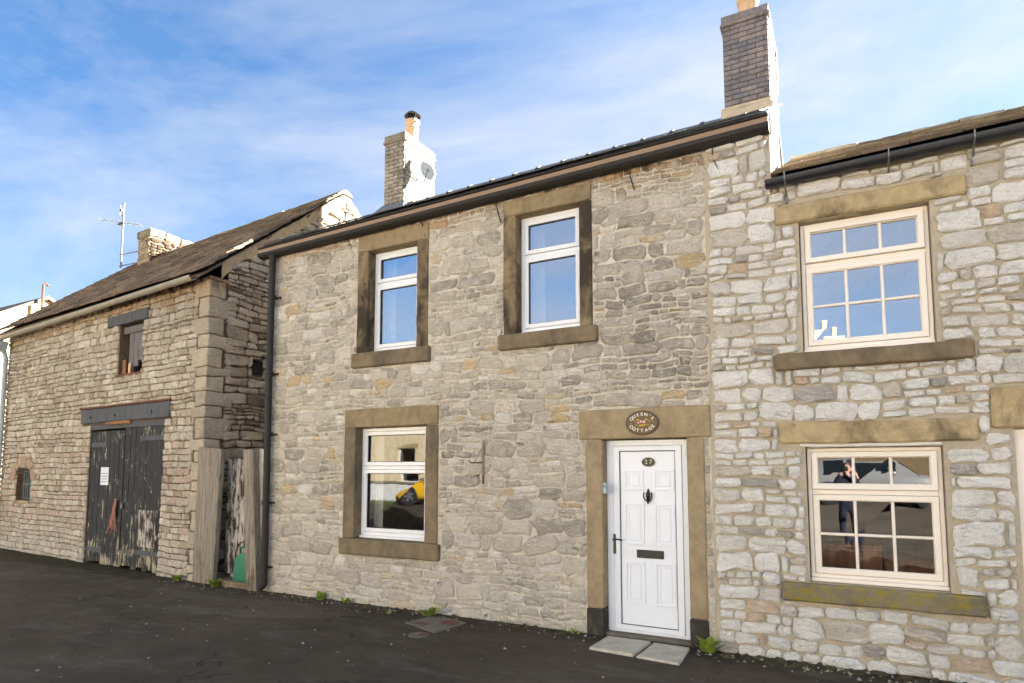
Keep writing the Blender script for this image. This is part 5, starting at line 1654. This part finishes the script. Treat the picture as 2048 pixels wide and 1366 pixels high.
def pebble(mb, x, y, s, r):
    z = ground_z(x, y)
    p = [(s * r.uniform(.7, 1.2), 0, 0), (0, s * r.uniform(.7, 1.2), 0), (-s * r.uniform(.7, 1.2), 0, 0), (0, -s * r.uniform(.7, 1.2), 0), (s * .2, s * .1, s * r.uniform(.5, .9)), (0, 0, -s * .4)]
    a = r.uniform(0, 6.28)
    p = [(x + u * math.cos(a) - v * math.sin(a), y + u * math.sin(a) + v * math.cos(a), z + w + s * 0.15) for u, v, w in p]
    mb.add(p, [(0, 1, 4), (1, 2, 4), (2, 3, 4), (3, 0, 4), (1, 0, 5), (2, 1, 5), (3, 2, 5), (0, 3, 5)])
for i in range(520):
    x = r.uniform(-9.5, 1.5)
    y = 6.36 - abs(r.gauss(0, 0.16)) - 0.02 if i < 330 else r.uniform(2.5, 6.3)
    if -2.3 < x < -1.35 and y > 5.7: continue
    pebble(mb, x, y, r.choice((0.006, 0.008, 0.01, 0.014, 0.02)) * (1.2 if x > -1.2 and i < 330 else 0.9), r)
tag(mb.build('loose_grit', M['gravel'], None, fixn=False), 'small pale stones scattered on the asphalt', None, None, 'stuff')

M['moss'] = plain('dark_moss', lin(70, 64, 38), 0.95, 0.4, bumpd=0.02, scale=40, dirt=lin(52, 44, 34))
mb = MB(); r = random.Random(31)
for i in range(130):
    x = r.choice((r.uniform(-1.15, 1.6), r.uniform(-1.15, 1.6), r.uniform(-7.3, -2.6)))
    y = FY - 0.03 - abs(r.gauss(0, 0.05 if x < -2 else 0.11)); z = ground_z(x, y)
    a, h = r.uniform(0.02, 0.07), r.uniform(0.010, 0.03)
    pts = [(x, y, z + h)]
    for k in range(8):
        t = k * math.pi / 4; q = a * r.uniform(0.6, 1.2)
        pts.append((x + q * 0.6 * math.cos(t), y + q * 0.45 * math.sin(t), z + h * r.uniform(0.5, 0.9)))
    for k in range(8):
        t = k * math.pi / 4; q = a * r.uniform(0.9, 1.4)
        pts.append((x + q * math.cos(t), y + q * 0.7 * math.sin(t), z - 0.004))
    mb.add(pts, [(0, 1 + k, 1 + (k + 1) % 8) for k in range(8)] + [(1 + k, 9 + k, 9 + (k + 1) % 8, 1 + (k + 1) % 8) for k in range(8)])
tag(mb.build('moss', M['moss'], None, smooth=True), 'dark moss and soil clumps along the foot of the walls', None, None, 'stuff')

# ------------------------------------------------------------------ houses further off and across the street
M['far_wall'] = mortar_mat('cream_stone_wall', lin(212, 186, 142), 0.15)
M['opp_wall'] = mortar_mat('pale_bounce_wall', lin(226, 223, 216), 0.2)  # kept pale and neutral to bounce sunlight onto the cottages
M['opp_gold'] = mortar_mat('honey_limestone_wall', lin(228, 209, 170), 0.25, lin(200, 174, 130))
M['backing_brown'] = mortar_mat('brown_backing_wall', lin(112, 94, 70), 0.3)  # dark colour of the wall added behind the silver car
M['opp_slate'] = plain('grey_roof', lin(92, 88, 86), 0.8, 0.2, bumpd=0.02, scale=10)
M['paint_white'] = plain('white_paint', lin(226, 224, 218), 0.5)
M['paint_red'] = plain('maroon_paint', lin(110, 44, 40), 0.5)

def house(name, fr, u0, u1, dep, z0, eave, ridge, wall, roofm, label, wins=(), doors=(), chim=(), gable_over=0.15):
    t = thing(name, tuple(fr.p((u0 + u1) / 2, 0, z0)), label, 'house')
    wall_holes(MB(fr), u0, u1, z0 - 0.4, eave, 0.4, [tuple(w) for w in wins] + [tuple(d) for d in doors]).build('wall', wall, t)
    for a, b in ((u0, u0 + 0.4), (u1 - 0.4, u1)):
        MB(fr).prism([(0.4, z0 - 0.4), (dep, z0 - 0.4), (dep, eave), (dep / 2, ridge - 0.12), (0.4, eave + (ridge - eave) * 0.8 / dep - 0.12)], a, b).build('gable_wall', wall, t)
    MB(fr).box(u0 + 0.4, u1 - 0.4, dep - 0.4, dep, z0 - 0.4, eave).build('rear_wall', wall, t)
    MB(fr).box(u0 + 0.4, u1 - 0.4, 0.9, 1.0, z0 - 0.4, eave).build('inner_wall', M['dark_in'], t)
    s = (ridge - eave) / (dep / 2)
    rf = MB(fr).prism([(-0.2, eave - 0.2 * s + 0.05), (dep / 2, ridge + 0.05), (dep + 0.2, eave - 0.2 * s + 0.05), (dep + 0.2, eave - 0.2 * s - 0.07), (dep / 2, ridge - 0.08), (-0.2, eave - 0.2 * s - 0.07)], u0 - gable_over, u1 + gable_over).build('roof', roofm, t)
    for (c0, c1, n0, n1, zt) in chim:
        ch = MB(fr).box(c0, c1, n0, n1, ridge - 0.6, zt).build('chimney', wall, rf)
        MB(fr).box(c0 - 0.05, c1 + 0.05, n0 - 0.05, n1 + 0.05, zt, zt + 0.12).build('coping', M['coping'], ch, bevel=0.02)
        MB(fr).lathe([(0.10, 0), (0.09, 0.4), (0.12, 0.42), (0.12, 0.48)], ((c0 + c1) / 2, (n0 + n1) / 2, zt + 0.12), 12).build('chimney_pot', M['pot'], ch)
    for w in wins:
        o = MB(fr).ring(w[0] + 0.002, w[1] - 0.002, w[2] + 0.002, w[3] - 0.002, 0.06, 0.08, 0.15).build('window', M['paint_white'], t)
        m_ = (w[2] + w[3]) / 2
        MB(fr).box(w[0] + 0.062, w[1] - 0.062, 0.082, 0.148, m_ - 0.025, m_ + 0.025).build('glazing_bar', M['paint_white'], o)
        MB(fr).add([(w[0] + .06, .12, w[2] + .06), (w[1] - .06, .12, w[2] + .06), (w[1] - .06, .12, w[3] - .06), (w[0] + .06, .12, w[3] - .06)], [(0, 1, 2, 3)]).build('pane', M['glass_dark'], o, fixn=False)
        MB(fr).box(w[0] - 0.1, w[1] + 0.1, -0.06, 0.3, w[2] - 0.14, w[2] - 0.002).build('sill', M['lintel_b'], t)
        MB(fr).box(w[0] - 0.15, w[1] + 0.15, -0.03, 0.3, w[3] + 0.002, w[3] + 0.2).build('lintel', M['lintel_b'], t)
    for d in doors:
        MB(fr).box(d[0] + 0.002, d[1] - 0.002, 0.1, 0.16, z0 + 0.02, d[3] - 0.002).build('door', M['paint_red'], t, bevel=0.01)
    return t

far = Frame((-24.0, 8.02, 0), u=(0, 1, 0), n=(-1, 0, 0))
fh = thing('far_house', (-27, 11, 0), 'sunlit cream stone house rising behind the end of the barn roof', 'house')
MB(far).prism([(0, -0.3), (6.0, -0.3), (6.0, 5.66), (3.0, 7.55), (0, 5.66)], 0, 8.0, 'n').build('wall', M['far_wall'], fh)
MB(far).prism([(-0.25, 5.5), (3.0, 7.57), (6.25, 5.5), (6.25, 5.62), (3.0, 7.69), (-0.25, 5.62)], -0.12, 8.1, 'n').build('roof', M['stone_slate_b'], fh).data.color_attributes.new('tint', 'FLOAT_COLOR', 'POINT').data.foreach_set('color', [0.9] * 48)
fp_ = thing('flue_pole', (-23.8, 10.77, 6.3), 'thin rusty pole with a bent top on the cream house gable', 'pole')
MB().tube([(-23.75, 10.77, 6.2), (-23.75, 10.77, 7.98), (-23.75, 10.83, 8.06), (-23.75, 10.93, 7.98)], 0.04, 8).build('pole', M['rust'], fp_)
MB().box(-24.02, -23.72, 10.74, 10.80, 6.9, 6.96).build('bracket', M['rust'], fp_)
MB().box(-24.02, -23.72, 10.74, 10.80, 6.3, 6.36).build('bracket', M['rust'], fp_)

ZO = ground_z(0, -9)
OA = Frame((0, -9.5, 0), u=(-1, 0, 0), n=(0, -1, 0))      # faces the cottages from across the street
wa = []
for u in (10.6, 13.6, 16.9, 20.2, 23.3):
    wa += [(u, u + 1.0, ZO + 3.2, ZO + 4.5)]
    if u not in (13.6,): wa.append((u, u + 1.0, ZO + 0.8, ZO + 2.1))
house('stone_house', OA, 9.0, 27.0, 7.0, ZO, ZO + 5.1, ZO + 7.3, M['opp_gold'], M['opp_slate'], 'sunlit warm stone house with maroon door across the street', wa, [(13.7, 14.6, ZO - 0.4, ZO + 2.05)], [(25.9, 26.7, 3.0, 4.0, ZO + 8.3)])
OB = Frame((0, -14.6, 0), u=(-1, 0, 0), n=(0, -1, 0))
ZB = ground_z(0, -14.6)
wb = [(3.2, 4.2, ZB + 0.8, ZB + 2.1), (3.2, 4.2, ZB + 2.9, ZB + 4.1), (-7.6, -6.5, ZB + 0.8, ZB + 2.1), (-7.6, -6.5, ZB + 2.9, ZB + 4.1), (-3.8, -2.7, ZB + 0.8, ZB + 2.1), (-3.8, -2.7, ZB + 2.9, ZB + 4.1), (-0.6, 0.4, ZB + 0.8, ZB + 2.1), (-0.6, 0.4, ZB + 2.9, ZB + 4.1)]
house('stone_house', OB, -14.0, 7.6, 6.2, ZB, ZB + 4.9, ZB + 6.6, M['opp_wall'], M['opp_slate'], 'sunlit stone house behind the silver car across the street', wb, [(-5.6, -4.7, ZB - 0.4, ZB + 2.05)], [(0.0, 0.75, 2.7, 3.7, ZB + 7.0)])  # made wider and set closer so its sunlit front bounces light on the cottages
bwl = thing('backing_wall', (1.5, -13.7, ZB), 'added tall brown backing wall behind the silver car', 'wall')  # added wall, a dark backing for the car in the window reflection
MB().box(-3.4, 5.6, -13.9, -13.6, ZB - 0.4, ZB + 1.9).build('wall', M['backing_brown'], bwl)
MB().box(-3.45, 5.65, -13.95, -13.55, ZB + 1.9, ZB + 2.0).build('coping', M['backing_brown'], bwl, bevel=0.02)
gw = thing('garden_wall', (-17, -7.6, ZO), 'low warm stone garden wall in front of the house with the maroon door', 'wall')
ZW = ground_z(0, -7.4)
MB().box(-26, -15.2, -7.9, -7.5, ZW - 0.3, ZW + 0.8).build('wall', M['opp_wall'], gw)
MB().box(-26.05, -15.15, -7.95, -7.45, ZW + 0.8, ZW + 0.9).build('coping', M['coping'], gw, bevel=0.02)
M['grass'] = plain('verge_grass', lin(88, 100, 44), 0.9, 0.3, bumpd=0.03, scale=60)
vg = MB()
rr = random.Random(12)
for i in range(4200):
    x, y = rr.uniform(-26, -15.2), rr.uniform(-7.45, -6.7); z = ground_z(x, y); h = rr.uniform(0.06, 0.2); a = rr.uniform(0, 6.28); w = 0.012
    vg.add([(x - w * math.cos(a), y - w * math.sin(a), z), (x + w * math.cos(a), y + w * math.sin(a), z), (x + rr.uniform(-.05, .05), y + rr.uniform(-.05, .05), z + h)], [(0, 1, 2)])
tag(vg.build('verge_grass', M['grass'], None, fixn=False), 'rough grass along the foot of the garden wall', None, None, 'stuff')

# ------------------------------------------------------------------ cars across the street
M['silver'] = plain('silver_paint', lin(150, 148, 144), 0.3, 0.01, metal=0.4)
M['yellow'] = plain('yellow_paint', lin(226, 176, 36), 0.25, 0.01)
M['tyre'] = plain('tyre_rubber', lin(30, 30, 31), 0.8)
M['rim'] = plain('alloy_rim', lin(168, 168, 170), 0.3, metal=0.7)
M['car_glass'] = plain('car_glass', lin(22, 26, 28), 0.05, 0.0, spec=0.9)
M['lamp_red'] = plain('red_lamp', lin(170, 20, 22), 0.2)
M['lamp_clear'] = plain('clear_lamp', lin(210, 216, 220), 0.1, spec=0.8)

def car(label, x, y, ang, paint, S, wheels, wr, lamps, tails, mirror):
    z0 = ground_z(x, y) + 0.004
    fr = Frame((x, y, z0), u=(math.cos(ang), math.sin(ang), 0), n=(-math.sin(ang), math.cos(ang), 0))
    t = thing('parked_car', (x, y, z0), label, 'car')
    def sec(s):
        X, w, zs, zb, zr, rw = s
        h = [(w * 0.88, zs), (w * 0.985, zs + 0.16), (w, (zs + zb) / 2), (w * 0.985, zb - 0.04), (w * 0.95, zb), (rw, zr - 0.05), (rw * 0.86, zr - 0.008), (rw * 0.45, zr)]
        return [(X, -a, b) for a, b in h] + [(X, a, b) for a, b in h[::-1]]
    R_ = [sec(s) for s in S]
    n = 16
    body = MB(fr)
    verts = [p for r_ in R_ for p in r_]
    faces = []; gl = []
    for i in range(len(S) - 1):
        for k in range(n - 1):
            f = (i * n + k, i * n + k + 1, (i + 1) * n + k + 1, (i + 1) * n + k)
            cabin = S[i][4] - S[i][3] > 0.30 and S[i + 1][4] - S[i + 1][3] > 0.30
            ws = (S[i][4] - S[i][3] > 0.30) != (S[i + 1][4] - S[i + 1][3] > 0.30)
            pillar = (S[i + 1][0] - S[i][0]) < 0.12
            if cabin and not pillar and k in (4, 10): gl.append((f, 'side_window'))
            elif ws and not pillar and k in (5, 6, 7, 8, 9): gl.append((f, 'windscreen'))
            else: faces.append(f)
        faces.append((i * n + n - 1, i * n, (i + 1) * n, (i + 1) * n + n - 1))
    faces += [tuple(range(n)), tuple((len(S) - 1) * n + k for k in range(n))[::-1]]
    body.add(verts, faces)
    bo = body.build('body', paint, t, smooth=True)
    bo.data.polygons.foreach_set('use_smooth', [len(p.vertices) == 4 for p in bo.data.polygons])
    ws_ = {}
    for f, nm in gl:
        if nm == 'side_window': MB(fr).add([verts[i] for i in f], [(0, 1, 2, 3)]).build(nm, M['car_glass'], t)
        else: ws_.setdefault(f[0] // n, []).append(f)
    for k, fs in ws_.items():
        mb = MB(fr)
        for f in fs: mb.add([verts[i] for i in f], [(0, 1, 2, 3)])
        mb.build('windscreen', M['car_glass'], t)
    wd = max(s[1] for s in S)
    for wx in wheels:
        for sd in (-1, 1):
            a0, a1 = sd * (wd - 0.20), sd * (wd + 0.012)
            wmb = MB(fr)
            wmb.lathe([(wr * 0.62, min(a0, a1)), (wr * 0.94, min(a0, a1)), (wr, min(a0, a1) + 0.03), (wr, max(a0, a1) - 0.03), (wr * 0.94, max(a0, a1)), (wr * 0.62, max(a0, a1))], (wx, 0, wr), 28, 'n')
            wh = wmb.build('wheel', M['tyre'], t, smooth=False)
            rm = MB(fr)
            rm.lathe([(0.03, a1 + sd * 0.006), (wr * 0.14, a1 + sd * 0.004), (wr * 0.16, a1 - sd * 0.015)] if sd > 0 else [(0.03, a1 - 0.006), (wr * 0.14, a1 - 0.004), (wr * 0.16, a1 + 0.015)], (wx, 0, wr), 16, 'n')
            for k in range(5):
                q = 2 * math.pi * k / 5
                c, s_ = math.cos(q), math.sin(q)
                p_ = []
                for rr_, hw in ((wr * 0.12, 0.035), (wr * 0.62, 0.05)):
                    for sg_ in (-1, 1): p_.append((wx + c * rr_ - s_ * hw * sg_, wr + s_ * rr_ + c * hw * sg_))
                rm.prism([p_[0], p_[1], p_[3], p_[2]], a1 - sd * 0.025, a1 + sd * 0.003, 'n')
            rm.build('rim', M['rim'], wh)
            MB(fr).lathe([(wr * 1.12, a1 - sd * 0.012), (wr * 1.12, a1 - sd * 0.016)], (wx, 0, wr + 0.01), 28, 'n').build('wheel_arch', M['tyre'], t)
    for nm, mat, lst in (('headlight', M['lamp_clear'], lamps), ('tail_light', M['lamp_red'], tails)):
        for (lx, ly, lz, hx, hy, hz) in lst:
            for sd in (-1, 1):
                MB(fr).box(lx - hx, lx + hx, sd * ly - hy, sd * ly + hy, lz - hz, lz + hz).build(nm, mat, t, bevel=min(hx, hy, hz) * 0.7, seg=2, smooth=True)
    for sd in (-1, 1):
        MB(fr).box(mirror[0] - 0.06, mirror[0] + 0.06, sd * (wd + 0.09) - 0.09, sd * (wd + 0.09) + 0.09, mirror[1] - 0.06, mirror[1] + 0.07).build('wing_mirror', paint, t, bevel=0.04, seg=2, smooth=True)
    return t
SUV = [(-2.20, .66, .50, .90, .92, .55), (-2.12, .80, .38, 1.00, 1.08, .62), (-1.98, .88, .32, 1.03, 1.30, .62), (-1.72, .91, .28, 1.03, 1.52, .62), (-1.60, .915, .28, 1.03, 1.56, .62), (-0.95, .92, .26, 1.01, 1.61, .63), (-0.86, .92, .26, 1.0, 1.61, .63),
       (0.05, .92, .25, .98, 1.60, .63), (0.14, .92, .25, .98, 1.59, .63), (0.62, .92, .25, .97, 1.46, .62), (0.70, .92, .25, .97, 1.42, .62), (1.28, .91, .26, .95, 1.03, .72), (1.75, .88, .29, .88, .96, .66), (2.10, .80, .34, .76, .84, .60), (2.24, .66, .42, .66, .70, .5)]
car('silver five-door car parked across the street', 0.88, -11.9, 0.0, M['silver'], SUV, (-1.38, 1.38), 0.34, [(2.06, .62, .72, .10, .14, .06)], [(-2.13, .68, .92, .05, .12, .11)], (0.55, 1.03))
COUPE = [(-2.0, .66, .42, .74, .80, .5), (-1.9, .80, .34, .86, .94, .6), (-1.5, .88, .26, .88, 1.04, .58), (-1.0, .89, .22, .86, 1.18, .55), (-0.5, .89, .2, .84, 1.25, .54), (-0.4, .89, .2, .84, 1.25, .54), (0.2, .89, .2, .82, 1.21, .54), (0.3, .89, .2, .82, 1.17, .54),
         (0.95, .89, .2, .80, .86, .62), (1.5, .86, .22, .70, .76, .6), (1.85, .78, .24, .58, .64, .56), (2.05, .6, .28, .46, .50, .45)]
car('yellow low sports car parked by the garden wall across the street', -12.9, -6.3, math.pi - 0.25, M['yellow'], COUPE, (-1.25, 1.25), 0.31, [(1.72, .60, .62, .12, .10, .05)], [(-1.92, .62, .74, .04, .14, .05)], (0.55, .86))

# ------------------------------------------------------------------ the person taking the picture
M['navy'] = plain('navy_jacket', lin(20, 26, 44), 0.85, 0.12, bumpd=0.01, scale=14)
M['jeans'] = plain('blue_jeans', lin(26, 31, 46), 0.9, 0.12)
M['skin'] = plain('skin', lin(206, 160, 134), 0.55, 0.05)
M['hair'] = plain('dark_hair', lin(44, 34, 28), 0.6, 0.2)
M['shoe'] = plain('dark_shoe', lin(30, 28, 28), 0.6)
PX, PY = 0.03, -0.34
pz = ground_z(PX, PY)
E_ = CZ - pz                            # eye height
k_ = E_ / 1.55
sk = []; ed = []; rad = []
def jv(p, r, parent=None):
    sk.append(tuple(c * k_ for c in p)); rad.append(r * k_)
    if parent is not None: ed.append((parent, len(sk) - 1))
    return len(sk) - 1
pel = jv((0, 0, 0.90), 0.135); bel = jv((0, 0.015, 1.06), 0.13, pel); che = jv((0, 0.0, 1.24), 0.145, bel); nkb = jv((0, -0.01, 1.37), 0.085, che)
nk = jv((0, 0.01, 1.43), 0.052, nkb); hd0 = jv((0, 0.04, 1.50), 0.075, nk); hd1 = jv((0, 0.035, 1.57), 0.088, hd0); hd2 = jv((0, 0.02, 1.62), 0.07, hd1)
for s in (-1, 1):
    hp_ = jv((s * 0.095, 0, 0.84), 0.092, pel); kn_ = jv((s * 0.11, 0.02, 0.47), 0.06, hp_); an_ = jv((s * 0.115, -0.015, 0.10), 0.042, kn_)
    bl_ = jv((s * 0.12, 0.05, 0.05), 0.045, an_); jv((s * 0.13, 0.15, 0.035), 0.035, bl_)
    sh_ = jv((s * 0.165, -0.01, 1.34), 0.068, che); el_ = jv((s * 0.25, 0.07, 1.14), 0.048, sh_); wr_ = jv((s * 0.115, 0.19, 1.44), 0.030, el_)
    pm_ = jv((s * 0.088, 0.215, 1.505), 0.026, wr_)
    for i in range(4):
        y0 = 0.235 - 0.0 + 0.0; z0_ = 1.535 + 0.012 * i
        a_ = jv((s * 0.088, 0.245, 1.50 + 0.020 * i), 0.010, pm_); b_ = jv((s * (0.072 - 0.003 * i), 0.268, 1.505 + 0.020 * i), 0.009, a_); jv((s * (0.046 + 0.004 * abs(i - 1.5)), 0.272, 1.508 + 0.020 * i), 0.008, b_)
    t1 = jv((s * 0.078, 0.195, 1.53), 0.011, pm_); jv((s * 0.055, 0.187, 1.555), 0.009, t1)
me = bpy.data.meshes.new('person'); me.from_pydata(sk, ed, [])
tmp = bpy.data.objects.new('person_tmp', me); COL.objects.link(tmp)
md = tmp.modifiers.new('skin', 'SKIN'); md.use_smooth_shade = True
for i, v in enumerate(me.skin_vertices[0].data):
    v.radius = (rad[i], rad[i] * (0.8 if i in (pel, bel, che) else 1.0)); v.use_root = (i == 0)
ss = tmp.modifiers.new('sub', 'SUBSURF'); ss.levels = 1; ss.render_levels = 1
dg = bpy.context.evaluated_depsgraph_get()
pm = bpy.data.meshes.new_from_object(tmp.evaluated_get(dg))
bpy.data.objects.remove(tmp)
per = thing('person', (PX, PY, pz), 'person in navy jacket and jeans standing in the street, raising a camera', 'person')
for m_ in ('jeans', 'navy', 'skin', 'shoe'): pm.materials.append(M[m_])
for p in pm.polygons:
    c = p.center / k_
    p.material_index = 3 if c.z < 0.085 else (0 if c.z < 0.86 else (2 if (c.z > 1.405 and (abs(c.x) < 0.1)) or (c.y > 0.178 and c.z > 1.43) else 1))
    p.use_smooth = True
bo = bpy.data.objects.new('body', pm); COL.objects.link(bo); bo.parent = per
hr = MB(Frame((PX, PY, pz)))
hr.lathe([(0.03, 1.505), (0.082, 1.53), (0.098, 1.58), (0.095, 1.63), (0.07, 1.68), (0.02, 1.70)], (0, -0.012, 0), 16)
hair = hr.build('hair', M['hair'], per, smooth=True)
cm = thing('handheld_camera', (0, -0.07, CZ - 0.05), 'black camera held up to the face of the person in navy', 'camera')
MB().box(-0.07, 0.07, -0.125, -0.07, CZ - 0.05, CZ + 0.04).build('camera_body', M['black'], cm, bevel=0.012, seg=2)
MB().lathe([(0.038, -0.07), (0.04, -0.02), (0.034, -0.016)], (0, 0, CZ), 20, 'n').build('lens', M['black_metal'], cm)
MB().box(-0.03, 0.03, -0.115, -0.075, CZ + 0.0402, CZ + 0.07).build('viewfinder', M['black'], cm, bevel=0.01)
